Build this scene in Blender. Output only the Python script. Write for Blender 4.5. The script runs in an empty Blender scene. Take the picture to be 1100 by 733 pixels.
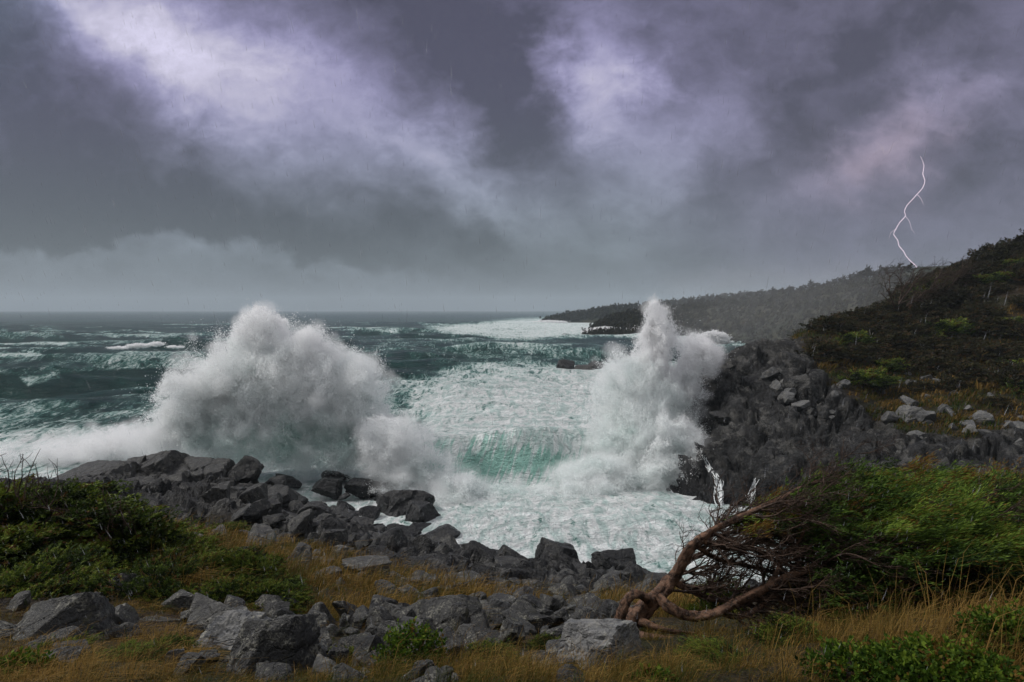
import bpy, bmesh, math, random
import numpy as np
from mathutils import Vector, Matrix

R = math.radians
random.seed(7)
scene = bpy.context.scene
COL = scene.collection
H = 14.0                      # camera height above the sea
FPX = 672.0
PITCH = R(2.85)

# ------------------------------------------------------------------ geometry of the view
def P(px, py, Y):
    """World point at depth Y seen at photo pixel (px, py)."""
    xr = (px - 550.0) / FPX
    yr = -(py - 366.5) / FPX
    dy = math.cos(PITCH) + yr * math.sin(PITCH)
    dz = -math.sin(PITCH) + yr * math.cos(PITCH)
    s = Y / dy
    return np.array((xr * s, Y, H + dz * s))

def to_px(x, y, z):
    """World points to photo pixels (used to lay out foam patches on the sea)."""
    dz = z - H
    fd = y * math.cos(PITCH) - dz * math.sin(PITCH)
    ud = y * math.sin(PITCH) + dz * math.cos(PITCH)
    fd = np.maximum(fd, 0.05)
    return 550 + FPX * x / fd, 366.5 - FPX * ud / fd

def sea_depth(py):
    return P(550, py, 1.0)[2] and H / (H - P(550, py, 1.0)[2])

# ------------------------------------------------------------------ numpy noise
def _h(ix, iy, iz, seed):
    n = (ix.astype(np.int64) * 374761393 + iy.astype(np.int64) * 668265263 + iz.astype(np.int64) * 2147483647 + seed * 974711) & 0xFFFFFFFF
    n = ((n ^ (n >> 13)) * 1274126177) & 0xFFFFFFFF
    n = ((n ^ (n >> 16)) * 2246822519) & 0xFFFFFFFF
    return ((n ^ (n >> 15)) & 0xFFFFFF) / float(0x1000000)

def vnoise(p, seed=0):
    f = np.floor(p); t = p - f; t = t * t * (3 - 2 * t)
    i = f.astype(np.int64)
    out = 0
    for dx in (0, 1):
        wx = t[:, 0] if dx else 1 - t[:, 0]
        for dy in (0, 1):
            wy = t[:, 1] if dy else 1 - t[:, 1]
            for dz in (0, 1):
                wz = t[:, 2] if dz else 1 - t[:, 2]
                out = out + wx * wy * wz * _h(i[:, 0] + dx, i[:, 1] + dy, i[:, 2] + dz, seed)
    return out * 2 - 1

def fbm(p, octv=4, seed=0, gain=0.5):
    a, s, out = 1.0, 0.0, 0
    p = np.array(p, float)
    for k in range(octv):
        out = out + a * vnoise(p, seed + k * 17); s += a
        a *= gain; p = p * 2.03 + 11.3
    return out / s

def voro(p, seed=0):
    """F1, F2, id hash, offset from the nearest cell centre."""
    i = np.floor(p).astype(np.int64)
    n = len(p)
    f1 = np.full(n, 9.0); f2 = np.full(n, 9.0)
    cid = np.zeros(n); off = np.zeros((n, 3))
    for dx in (-1, 0, 1):
        for dy in (-1, 0, 1):
            for dz in (-1, 0, 1):
                a, b, c = i[:, 0] + dx, i[:, 1] + dy, i[:, 2] + dz
                q = np.stack((a + _h(a, b, c, seed), b + _h(a, b, c, seed + 1), c + _h(a, b, c, seed + 2)), 1)
                d = p - q
                r = np.sqrt((d * d).sum(1))
                m = r < f1
                f2 = np.where(m, f1, np.minimum(f2, r))
                f1 = np.where(m, r, f1)
                cid = np.where(m, _h(a, b, c, seed + 3), cid)
                off[m] = d[m]
    return f1, f2, cid, off

def sstep(a, b, x):
    t = np.clip((x - a) / (b - a), 0, 1)
    return t * t * (3 - 2 * t)

def unit(v):
    return v / np.maximum(np.linalg.norm(v, axis=-1, keepdims=True), 1e-9)

# ------------------------------------------------------------------ objects
def mesh_np(name, V, faces, attrs=None, smooth=True):
    """Mesh from numpy arrays; faces is a list of (n,k) index arrays."""
    me = bpy.data.meshes.new(name)
    V = np.ascontiguousarray(V, np.float32)
    faces = [np.asarray(f, np.int32) for f in faces if len(f)]
    me.vertices.add(len(V)); me.vertices.foreach_set('co', V.ravel())
    nl = sum(f.size for f in faces); nf = sum(len(f) for f in faces)
    me.loops.add(nl); me.polygons.add(nf)
    me.loops.foreach_set('vertex_index', np.concatenate([f.ravel() for f in faces]))
    tot = np.concatenate([np.full(len(f), f.shape[1], np.int32) for f in faces])
    st = np.concatenate(([0], np.cumsum(tot)[:-1])).astype(np.int32)
    me.polygons.foreach_set('loop_start', st)
    me.polygons.foreach_set('loop_total', tot)
    me.polygons.foreach_set('use_smooth', np.full(nf, smooth))
    for k, a in (attrs or {}).items():
        at = me.attributes.new(k, 'FLOAT', 'POINT')
        at.data.foreach_set('value', np.ascontiguousarray(a, np.float32))
    me.update(calc_edges=True)
    me.validate(verbose=False)
    return me

def link(name, me, mat, parent=None):
    o = bpy.data.objects.new(name, me)
    COL.objects.link(o)
    if mat is not None and len(me.materials) == 0:
        me.materials.append(mat)
    if parent is not None:
        o.parent = parent
    return o

def tag(o, label=None, cat=None, group=None, kind=None):
    if label: o['label'] = label
    if cat: o['category'] = cat
    if group: o['group'] = group
    if kind: o['kind'] = kind
    return o

def empty(name, loc=(0, 0, 0), rz=0.0):
    o = bpy.data.objects.new(name, None)
    o.empty_display_size = 0.2
    COL.objects.link(o)
    o.location = Vector(loc); o.rotation_euler = (0, 0, rz)
    return o

def dup(root, loc, rot=(0, 0, 0), scale=None):
    c = root.copy(); COL.objects.link(c)
    c.location = Vector(loc); c.rotation_euler = rot
    if scale is not None: c.scale = scale
    for ch in root.children:
        d = ch.copy(); COL.objects.link(d); d.parent = c
    return c

# ------------------------------------------------------------------ shader helper
class S:
    """A socket one can do arithmetic with."""
    def __init__(s, t, sock): s.t = t; s.s = sock
    def _m(s, op, o=None, o2=None, clamp=False):
        n = s.t.nodes.new('ShaderNodeMath'); n.operation = op; n.use_clamp = clamp
        for k, v in enumerate((s, o, o2)):
            if v is None: continue
            if isinstance(v, S): s.t.links.new(v.s, n.inputs[k])
            else: n.inputs[k].default_value = v
        return S(s.t, n.outputs[0])
    def __add__(s, o): return s._m('ADD', o)
    def __sub__(s, o): return s._m('SUBTRACT', o)
    def __mul__(s, o): return s._m('MULTIPLY', o)
    def __truediv__(s, o): return s._m('DIVIDE', o)
    def mx(s, o): return s._m('MAXIMUM', o)
    def mn(s, o): return s._m('MINIMUM', o)
    def pw(s, o): return s._m('POWER', o)
    def absv(s): return s._m('ABSOLUTE')
    def exp(s):
        return s._m('EXPONENT')
    def clamp(s): return s._m('ADD', 0.0, clamp=True)
    def step(s, a, b, lo=0.0, hi=1.0):
        n = s.t.nodes.new('ShaderNodeMapRange'); n.interpolation_type = 'SMOOTHSTEP'
        s.t.links.new(s.s, n.inputs['Value'])
        for k, v in (('From Min', a), ('From Max', b), ('To Min', lo), ('To Max', hi)):
            n.inputs[k].default_value = v
        return S(s.t, n.outputs['Result'])

class Mat:
    def __init__(s, name):
        s.m = bpy.data.materials.new(name); s.m.use_nodes = True
        s.t = s.m.node_tree; s.t.nodes.clear()
        s.out = s.t.nodes.new('ShaderNodeOutputMaterial')
    def n(s, typ, **kw):
        n = s.t.nodes.new(typ)
        for k, v in kw.items(): setattr(n, k, v)
        return n
    def put(s, sock, v):
        if isinstance(v, S): s.t.links.new(v.s, sock)
        elif hasattr(v, 'is_output'): s.t.links.new(v, sock)
        elif isinstance(v, (tuple, list)) and len(v) == 3 and sock.type == 'RGBA': sock.default_value = (*v, 1)
        else: sock.default_value = v
    def pos(s): return s.n('ShaderNodeNewGeometry').outputs['Position']
    def attr(s, name): return S(s.t, s.n('ShaderNodeAttribute', attribute_name=name).outputs['Fac'])
    def scale(s, vec, xyz, loc=(0, 0, 0), rot=(0, 0, 0)):
        n = s.n('ShaderNodeMapping'); s.t.links.new(vec, n.inputs['Vector'])
        n.inputs['Scale'].default_value = xyz; n.inputs['Location'].default_value = loc
        n.inputs['Rotation'].default_value = rot
        return n.outputs[0]
    def noise(s, vec, sc, det=4, rough=0.55, dist=0.0, out='Fac'):
        n = s.n('ShaderNodeTexNoise'); s.t.links.new(vec, n.inputs['Vector'])
        n.inputs['Scale'].default_value = sc; n.inputs['Detail'].default_value = det
        n.inputs['Roughness'].default_value = rough; n.inputs['Distortion'].default_value = dist
        return S(s.t, n.outputs[out])
    def vor(s, vec, sc, feature='F1', rnd=1.0):
        n = s.n('ShaderNodeTexVoronoi', feature=feature); s.t.links.new(vec, n.inputs['Vector'])
        n.inputs['Scale'].default_value = sc; n.inputs['Randomness'].default_value = rnd
        return S(s.t, n.outputs['Distance'])
    def mix(s, f, a, b):
        n = s.n('ShaderNodeMix', data_type='RGBA')
        s.put(n.inputs[0], f); s.put(n.inputs[6], a); s.put(n.inputs[7], b)
        return S(s.t, n.outputs[2])
    def bump(s, h, strength, dist, nrm=None):
        n = s.n('ShaderNodeBump'); s.put(n.inputs['Height'], h)
        n.inputs['Strength'].default_value = strength; n.inputs['Distance'].default_value = dist
        if nrm is not None: s.t.links.new(nrm, n.inputs['Normal'])
        return n.outputs[0]
    def pbr(s, col, rough=0.7, nrm=None, spec=0.5, **kw):
        b = s.n('ShaderNodeBsdfPrincipled')
        s.put(b.inputs['Base Color'], col); s.put(b.inputs['Roughness'], rough)
        s.put(b.inputs['Specular IOR Level'], spec)
        if nrm is not None: s.t.links.new(nrm, b.inputs['Normal'])
        for k, v in kw.items(): s.put(b.inputs[k], v)
        return b
    def end(s, bsdf):
        s.t.links.new(bsdf.outputs[0], s.out.inputs['Surface']); return s.m

def rock_colour(M, pos, dark=1.0):
    """Grey fractured stone with pale lichen; wet and dark near the sea."""
    n1 = M.noise(pos, 0.9, 6, 0.6)
    n2 = M.noise(pos, 7.0, 5, 0.65)
    n3 = M.noise(pos, 38.0, 3, 0.6)
    c = M.mix(n1.step(0.35, 0.66), (0.050 * dark, 0.052 * dark, 0.056 * dark), (0.145 * dark, 0.147 * dark, 0.150 * dark))
    c = M.mix(n2.step(0.42, 0.7) * 0.65, c, (0.20 * dark, 0.195 * dark, 0.18 * dark))
    c = M.mix(n3.step(0.5, 0.75) * 0.5, c, (0.035, 0.034, 0.033))
    return c, n1, n2, n3

def mat_rock(name, dark=1.0, lichen=0.5, wet=True, scale=1.0):
    M = Mat(name); pos = M.pos()
    ip = M.scale(pos, (scale, scale, scale))
    c, n1, n2, n3 = rock_colour(M, ip, dark)
    rnd = S(M.t, M.n('ShaderNodeObjectInfo').outputs['Random'])
    c = M.mix(rnd.step(0.0, 0.6, 0.55, 0.0), c, (0.045 * dark, 0.045 * dark, 0.048 * dark))
    c = M.mix(rnd.step(0.72, 1.0, 0.0, 0.5), c, (0.26 * dark, 0.255 * dark, 0.24 * dark))
    sep = M.n('ShaderNodeSeparateXYZ'); M.t.links.new(pos, sep.inputs[0])
    z = S(M.t, sep.outputs[2])
    if lichen > 0:
        l = M.noise(ip, 3.3, 6, 0.7)
        sp = M.noise(ip, 21, 3, 0.6)
        m = l.step(0.50, 0.62) * sp.step(0.42, 0.6)
        c = M.mix(m * lichen, c, (0.31, 0.30, 0.25))
        c = M.mix(M.noise(ip, 2.2, 5, 0.7).step(0.60, 0.70) * (0.5 * lichen), c, (0.12, 0.115, 0.045))
    if lichen > 0:
        c = M.mix(M.noise(ip, 55, 3, 0.7).step(0.52, 0.64) * M.noise(ip, 1.6, 4, .6).step(.40, .6) * (0.75 * lichen), c, (0.30, 0.29, 0.25))
    rough = n2.step(0.3, 0.7, 0.40, 0.7)
    if wet:
        w = (z + n1 * 3.0).step(2.2, 6.2, 1.0, 0.0)
        c = M.mix(w * 0.78, c, (0.022, 0.023, 0.025))
        rough = rough - w * 0.22
    ck = M.noise(M.scale(ip, (1, 1, 2.6), rot=(0.3, 0.5, 0.2)), 1.6, 3, 0.55, 0.6)
    ck = (ck - 0.5).absv().step(0.0, 0.018)
    n4 = M.noise(ip, 14.0, 6, 0.7)
    hgt = ck * 0.30 + n2 * 0.7 + n4 * 0.45 + n3 * 0.16
    nrm = M.bump(hgt, 0.85, 0.075 / scale)
    return M.end(M.pbr(c, rough, nrm, 0.2))

def mat_leaf(name, dark, mid, tip, brown, transl=0.3):
    """Foliage: tint attribute runs dark green -> bright green -> rusty brown."""
    M = Mat(name); a = M.attr('tint')
    c = M.mix(a.step(0.0, 0.55), dark, mid)
    c = M.mix(a.step(0.5, 0.84), c, tip)
    c = M.mix(a.step(0.88, 0.94), c, brown)
    d = M.pbr(c, 0.6, None, 0.10)
    t = M.n('ShaderNodeBsdfTranslucent'); M.put(t.inputs['Color'], c)
    mx = M.n('ShaderNodeMixShader'); mx.inputs[0].default_value = transl
    M.t.links.new(d.outputs[0], mx.inputs[1]); M.t.links.new(t.outputs[0], mx.inputs[2])
    return M.end(mx)

def mat_bark(name, a, b):
    M = Mat(name); pos = M.pos()
    n = M.noise(M.scale(pos, (1, 1, 1)), 14, 5, 0.65, 0.6)
    n2 = M.noise(pos, 60, 4, 0.6)
    c = M.mix(n.step(0.35, 0.65), a, b)
    c = M.mix(n2.step(0.55, 0.7) * 0.6, c, (0.20, 0.165, 0.135))
    nrm = M.bump(n * 0.7 + n2 * 0.4, 0.9, 0.02)
    return M.end(M.pbr(c, 0.66, nrm, 0.18))

# ================================================================== WORLD
SUN_EL, SUN_AZ = 46.0, -74.0            # degrees; azimuth from +Y towards +X
world = bpy.data.worlds.new('World'); scene.world = world
world.use_nodes = True
WT = world.node_tree; WT.nodes.clear()

def build_world():
    class W(Mat):
        def __init__(s): s.t = WT
    M = W()
    tc = M.n('ShaderNodeTexCoord').outputs['Generated']
    sep = M.n('ShaderNodeSeparateXYZ'); WT.links.new(tc, sep.inputs[0])
    X, Y, Z = (S(WT, sep.outputs[k]) for k in range(3))
    fy = Y.mx(0.12)
    # gnomonic sky coordinates about the +Y horizon, in units of 100 photo pixels
    comb = M.n('ShaderNodeCombineXYZ')
    a0 = X / fy * 6.72; b0 = Z / fy * 6.72
    M.put(comb.inputs[0], a0); M.put(comb.inputs[1], b0)
    q = comb.outputs[0]
    w1 = M.noise(q, 0.55, 6, 0.58, 0.0, 'Color')
    w2 = M.noise(M.scale(q, (1.0, 1.6, 1), loc=(5.3, 1.7, 0), rot=(0, 0, 0.5)), 1.5, 6, 0.6, 0.5, 'Color')
    s1 = M.n('ShaderNodeSeparateColor'); WT.links.new(w1.s, s1.inputs[0])
    s2 = M.n('ShaderNodeSeparateColor'); WT.links.new(w2.s, s2.inputs[0])
    a = a0 + (S(WT, s1.outputs[0]) - 0.5) * 2.0 + (S(WT, s2.outputs[0]) - 0.5) * 0.85
    b = b0 + (S(WT, s1.outputs[1]) - 0.5) * 1.5 + (S(WT, s2.outputs[1]) - 0.5) * 0.62
    def blob(px, py, sx, sy, rot, amp, pwr=2.0):
        p = P(px, py, 1.0)
        ca, cb = p[0] * 6.72, (p[2] - H) * 6.72
        r = R(rot); c_, s_ = math.cos(r), math.sin(r)
        da, db = a - ca, b - cb
        u = (da * c_ + db * s_) / (sx / 100.0)
        v = (db * c_ - da * s_) / (sy / 100.0)
        return (((u * u + v * v).pw(pwr / 2.0)) * -1.0).exp() * amp
    L = None
    def add(t):
        nonlocal L
        L = t if L is None else L + t
    # bright breaks
    add(blob(165, 45, 120, 48, -38, 0.40))
    add(blob(300, 100, 190, 55, -25, 0.27))
    add(blob(480, 190, 90, 26, -32, 0.17))
    add(blob(650, 95, 42, 80, 12, 0.36))
    add(blob(735, 175, 80, 45, 30, 0.17))
    add(blob(930, 165, 95, 30, 28, 0.16))
    add(blob(1040, 105, 70, 26, 30, 0.09))
    add(blob(250, 268, 230, 13, -3, 0.045))
    add(blob(200, 300, 330, 34, 0, 0.02))
    add(blob(590, 235, 90, 30, -20, 0.05))
    # dark masses
    add(blob(200, 215, 330, 40, -7, -0.03, 2.0))
    add(blob(540, 90, 75, 120, -22, -0.075))
    add(blob(640, 175, 75, 36, -8, -0.05))
    add(blob(880, 110, 190, 48, 38, -0.065, 3.0))
    add(blob(1030, 175, 80, 22, -4, -0.035))
    add(blob(470, 15, 110, 45, -30, -0.08))
    add(blob(20, 40, 60, 130, 0, -0.06))
    ea = a + 5.5                                  # hundreds of pixels from the left edge
    e = b - ((ea * ea) * -0.01 - ea * 0.05 + (6.72 * (P(550, 250, 1.0)[2] - H)))
    add(e.step(-0.02, 0.16) * ((e.mx(0.0) * -1.1).exp()) * a.step(0.9, -1.2) * -0.085)
    add(e.step(0.10, -0.05) * ((e.mn(0.0) * 1.8).exp()) * a.step(0.5, -2.0) * 0.025)
    n = M.noise(M.scale(q, (0.8, 1.2, 1), rot=(0, 0, 0.45)), 0.9, 7, 0.6, 0.8)
    n2 = M.noise(M.scale(q, (0.8, 1.15, 1), loc=(3, 8, 1), rot=(0, 0, 0.6)), 1.9, 6, 0.62, 0.6)
    n3 = M.noise(M.scale(q, (0.85, 1.15, 1), loc=(9, 2, 4), rot=(0, 0, 0.55)), 4.6, 6, 0.66, 0.9)
    lum = (L + 0.126 + (n - 0.5) * 0.15 + (n2 - 0.5) * 0.115 * (L * 6.0 + 1.0).mx(0.7) + (n3 - 0.5) * 0.08 * (L * 6.0 + 1.0).mx(0.5)).mx(0.070)
    # elsewhere (behind and overhead): plain broken overcast, brighter overhead
    nb = M.noise(tc, 2.2, 6, 0.6, 0.6)
    other = nb.step(0.3, 0.7, 0.14, 0.36)
    front = Y.step(0.15, 0.45)
    k = Z.step(0.62, 0.85)
    f = front - front * k
    lum2 = M.n('ShaderNodeMix', data_type='FLOAT')
    M.put(lum2.inputs[0], f); M.put(lum2.inputs[2], other + Z.step(0.5, 0.95) * 0.62); M.put(lum2.inputs[3], lum)
    lum = S(WT, lum2.outputs[0])
    # tint: lilac high up, teal-grey towards the horizon in the middle, blue in the left corner
    tl = b0.step(0.4, 2.6)
    col = M.mix(tl, (0.84, 0.985, 1.15), (0.96, 0.905, 1.50))
    rt = a0.step(0.8, 3.6)
    col = M.mix(rt * 0.85, col, (0.98, 0.92, 1.42))
    col = M.mix(a0.step(-4.2, -5.8) * b0.step(1.6, 3.4) * 0.8, col, (0.74, 0.93, 1.38))
    pk = blob(945, 160, 90, 36, 25, 1.0)
    col = M.mix(pk.clamp() * 0.7, col, (1.12, 0.86, 1.09))
    col = M.mix(lum.step(0.25, 0.6) * 0.75, col, (1.02, 0.975, 1.14))
    col = M.mix(f, (1.0, 1.0, 1.04), col)
    gain = M.n('ShaderNodeVectorMath', operation='SCALE')
    WT.links.new(col.s, gain.inputs[0]); M.put(gain.inputs[3], lum * 10.0)
    sky = M.n('ShaderNodeTexSky', sky_type='NISHITA', sun_disc=False)
    sky.sun_elevation = R(SUN_EL); sky.sun_rotation = R(SUN_AZ)
    fin = M.mix(0.97, S(WT, sky.outputs[0]), S(WT, gain.outputs[0]))
    bg = M.n('ShaderNodeBackground'); M.put(bg.inputs['Color'], fin); bg.inputs['Strength'].default_value = 0.1
    out = M.n('ShaderNodeOutputWorld'); WT.links.new(bg.outputs[0], out.inputs['Surface'])
    world.cycles.sampling_method = 'MANUAL'; world.cycles.sample_map_resolution = 512
build_world()

sun = bpy.data.lights.new('sun', 'SUN'); sun.energy = 2.6; sun.angle = R(14); sun.color = (1.0, 0.96, 0.92)
so = bpy.data.objects.new('sun', sun); COL.objects.link(so)
sd = Vector((math.sin(R(SUN_AZ)) * math.cos(R(SUN_EL)), math.cos(R(SUN_AZ)) * math.cos(R(SUN_EL)), math.sin(R(SUN_EL))))
so.rotation_euler = sd.to_track_quat('Z', 'Y').to_euler(); so.location = sd * 100

cam = bpy.data.cameras.new('camera'); co = bpy.data.objects.new('camera', cam); COL.objects.link(co)
cam.sensor_width = 36; cam.lens = 36 * FPX / 1100; cam.clip_end = 30000; cam.clip_start = 0.1
co.location = (0, 0, H); co.rotation_euler = (R(90) - PITCH, 0, 0)
scene.camera = co

# ================================================================== TERRAIN HEIGHTS
# (px, py, depth, rockiness) read off the photograph
CP = [
 (550,733,2.9,0),(0,733,3.0,0),(1100,720,2.9,0),(290,730,3.4,0),(800,733,2.9,0),(420,733,3.0,0),
 (70,692,4.6,.1),(0,684,5.0,0),(220,692,4.8,.1),(620,725,4.0,0),(480,690,5.2,.05),(380,700,4.6,0),
 (560,690,5.6,.1),(640,690,5.2,0),(700,685,5.5,0),(760,690,4.8,0),(850,690,4.4,0),(930,682,4.3,0),(1010,672,3.7,0),
 (1100,655,4.2,0),(900,672,6.0,0),(1000,662,6.5,0),(1100,645,6.5,0),
 (100,642,7,0),(250,642,7.5,0),(0,560,9,0),(60,566,9.5,0),(150,596,10,0),(230,625,9.5,0),(0,620,7.5,0),
 (300,602,16,0),(250,584,20,.1),(200,563,24,.5),(400,622,15,.1),(350,652,9,.1),(450,652,9.5,.2),(330,662,8,.1),
 (440,630,14,.2),(500,642,13,.4),(550,645,14,.4),(600,645,15,.5),(650,655,11,.2),(520,660,9,.3),(590,668,8.5,.4),
 (700,650,12,.2),(470,614,20,.8),(560,628,22,.9),(640,638,22,.9),(350,600,19,.2),(400,606,20,.5),(280,575,24,.5),
 (480,602,26,1),(550,614,29,1),(600,619,30,1),(680,629,29,1),(400,592,27,1),(340,566,30,1),(300,546,34,1),
 (250,540,34,1),(200,525,37,1),(150,503,40,1),(230,505,40,1),(100,517,38,1),(185,503,41,1),(260,515,40,1),
 (740,500,48,1),(775,384,64,1),(745,412,62,1),(725,436,60,1),(800,440,52,1),(800,500,46,1),(880,500,43,1),(880,440,51,.9),
 (840,400,57,.9),(820,392,60,1),(830,410,56,1),(880,410,55,.45),(920,455,49,.75),(900,425,52,.5),(1000,470,45,.7),
 (960,430,53,.1),(960,400,58,0),(1040,440,48,0),(1100,452,46,0.2),(1100,490,40,.7),(1000,505,40,.9),(940,475,46,.8),
 (870,382,60,.3),(950,362,66,0),(1000,340,72,0),(1050,298,80,0),(1100,265,88,0),(1040,475,43,.6),(795,380,65,1),(830,369,67,.95),(870,356,70,.2),(910,344,72,0),(960,336,75,0),(1030,400,56,0),(1100,380,60,0),
]
WP = [(-16,48,-1.0,1),(-12.6,45.5,-1.0,1),(-9.6,43,-1.0,1),(-7.0,40.6,-1.0,1),(-5.5,39.2,-1.0,1),
  # world points (x, y, z, rockiness) outside the picture or below the water
 (0,-3,12.9,0),(-6,-3,13,0),(6,-3,13,0),(0,0.5,12.45,0),(-4,1,12.3,0),(4,1,12.4,0),
 (-9,14,9.3,0),(-14,18,7.5,.2),(-14,10,10.6,0),(-25,16,8.5,.2),(-40,20,8,.5),(-40,36,4,1),(-29,36,3.6,1),(-46,46,-2,1),(-60,30,4,1),(-60,48,-3,1),
 (-36,46,-1.5,1),(-30,46,-1.5,1),(-22,47,-1.2,1),(-17,44.5,0.3,1),(-13,46,-1.5,1),(-9,41.5,-0.7,1),(-6,43,-1.5,1),(-3,39,-1.6,1),(-4.5,36.5,-.4,1),(-1,34,-.6,1),
 (-12,38.5,0.9,1),(2,34.5,-1.0,1),(6,33,-.9,1),(3,42,-3,1),(10,36,-2.5,1),(8,30.5,-.4,1),(10,28,.3,1),
 (12,22,3.6,.8),(14,25,1.2,1),(17,29,-1.2,1),(20,34,-1.6,1),(13,38,-2,1),(9,46,-3,1),(22,32,-1,1),(16,40,-.8,1),(12.2,45,-.6,1),(13.5,54,-1.2,1),(14.5,62,-1.2,1),
 (23,35.5,.2,1),(27,30,1.8,1),(30,24,5,.6),(24,22,3.5,.8),(16,16,7,.3),(9,14,8.0,.2),(20,12,9.5,0),(32,12,11,0),(40,24,8,.4),(55,34,11,0),(70,40,14,0),
 (0,60,-4,1),(-25,60,-4,1),(10,75,-4,1),(19,70,-1,1),(24,74,1.5,1),(32,80,3,.5),(26,95,-3,1),(44,88,7,0),(58,104,11,0),(80,118,20,0),(100,110,26,0),(100,80,24,0),
 (0,110,-6,1),(-60,110,-6,1),(25,120,-5,1),(50,122,3,0),
]
pts = [(*P(a, b, c), r) for a, b, c, r in CP] + WP
pts = np.array(pts, float)
def rbf_fit(xy, vals):
    n = len(xy)
    d = np.linalg.norm(xy[:, None] - xy[None], axis=2)
    A = np.zeros((n + 3, n + 3)); A[:n, :n] = -d; A[:n, n] = 1; A[n, :n] = 1
    A[:n, n + 1:] = xy; A[n + 1:, :n] = xy.T
    A[:n, :n] -= np.eye(n) * 0.06
    rhs = np.zeros((n + 3, vals.shape[1])); rhs[:n] = vals
    return np.linalg.solve(A, rhs)
def wxy(x, y):          # compress far distances so the fit treats near and far alike
    s = 1.0 / (np.maximum(y, -3) + 7.0)
    return np.stack((x * s * 9.0, np.log(np.maximum(y, -3) + 7.0) * 9.0), 1)
_rxy = wxy(pts[:, 0], pts[:, 1]); _rw = rbf_fit(_rxy, pts[:, 2:4])
def base_height(x, y):
    x = np.asarray(x, float).ravel(); y = np.asarray(y, float).ravel()
    q = wxy(x, y); out = np.empty((len(x), 2)); n = len(_rxy)
    for k in range(0, len(x), 20000):
        s = q[k:k + 20000]
        d = np.sqrt(((s[:, None] - _rxy[None]) ** 2).sum(2))
        out[k:k + 20000] = -d @ _rw[:n] + _rw[n] + s @ _rw[n + 1:]
    return out[:, 0], np.clip(out[:, 1], 0, 1)
def height(x, y):
    x = np.asarray(x, float).ravel(); y = np.asarray(y, float).ravel()
    z, r = base_height(x, y)
    p3 = np.stack((x, y, z), 1)
    r = r + 0.55 * fbm(p3 * 0.22, 4, 5) * np.clip(4 * r * (1.1 - r) + 0.1, 0, 1)
    r = sstep(0.35, 0.65, r)
    sc = np.clip(y / 30.0, 0.12, 1.0)
    z = z + 0.45 * sc * fbm(p3 * np.array((0.35, 0.35, 0.2)), 4, 9) + 0.05 * fbm(p3 * 2.2, 3, 31)
    m = np.where(r > 0.02)[0]
    if len(m):
        p = p3[m]; rm = r[m] * np.clip(y[m] / 24.0, 0.1, 1.0)
        warp = np.stack([fbm(p * 0.5, 3, 40 + k) for k in range(3)], 1)
        # tilted beds: blocks are longer across the slope than along it
        ca, sa = math.cos(0.5), math.sin(0.5)
        pr = np.stack((p[:, 0] * ca + p[:, 1] * sa, -p[:, 0] * sa + p[:, 1] * ca, p[:, 2]), 1)
        add = np.zeros(len(m))
        steep = (x[m] > 9) & (y[m] > 33)
        for s, seed in ((3.2, 3), (1.35, 8), (0.6, 15)):
            f1, f2, cid, off = voro((pr + warp * s * 0.5) / np.array((s * 1.6, s * 0.9, s * 0.9)), seed)
            tx = _h((cid * 9999).astype(np.int64), (cid * 777).astype(np.int64), np.zeros(len(m), np.int64), 1) - 0.5
            ty = _h((cid * 9999).astype(np.int64), (cid * 777).astype(np.int64), np.ones(len(m), np.int64), 2) - 0.3
            if s < 1: tx = tx * ~steep; cid = np.where(steep, .5, cid); f2 = np.where(steep, f1 + 1, f2)
            add += s * (0.42 * (cid - 0.5) + 0.55 * (tx * off[:, 0] * 1.6 + ty * off[:, 1]) - 0.22 * sstep(0.13, 0.0, f2 - f1))
        z[m] += rm * add * 0.85
    return z, r

def fan(u0, u1, nu, rows, apex):
    u = np.linspace(u0, u1, nu)
    Yg, Ug = np.meshgrid(rows, u, indexing='ij')
    X = Ug * (Yg + apex)
    nr = len(rows)
    i = np.arange((nr - 1) * nu).reshape(nr - 1, nu)[:, :-1].ravel()
    F = np.stack((i, i + 1, i + nu + 1, i + nu), 1)
    return X.ravel(), Yg.ravel(), F

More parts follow.
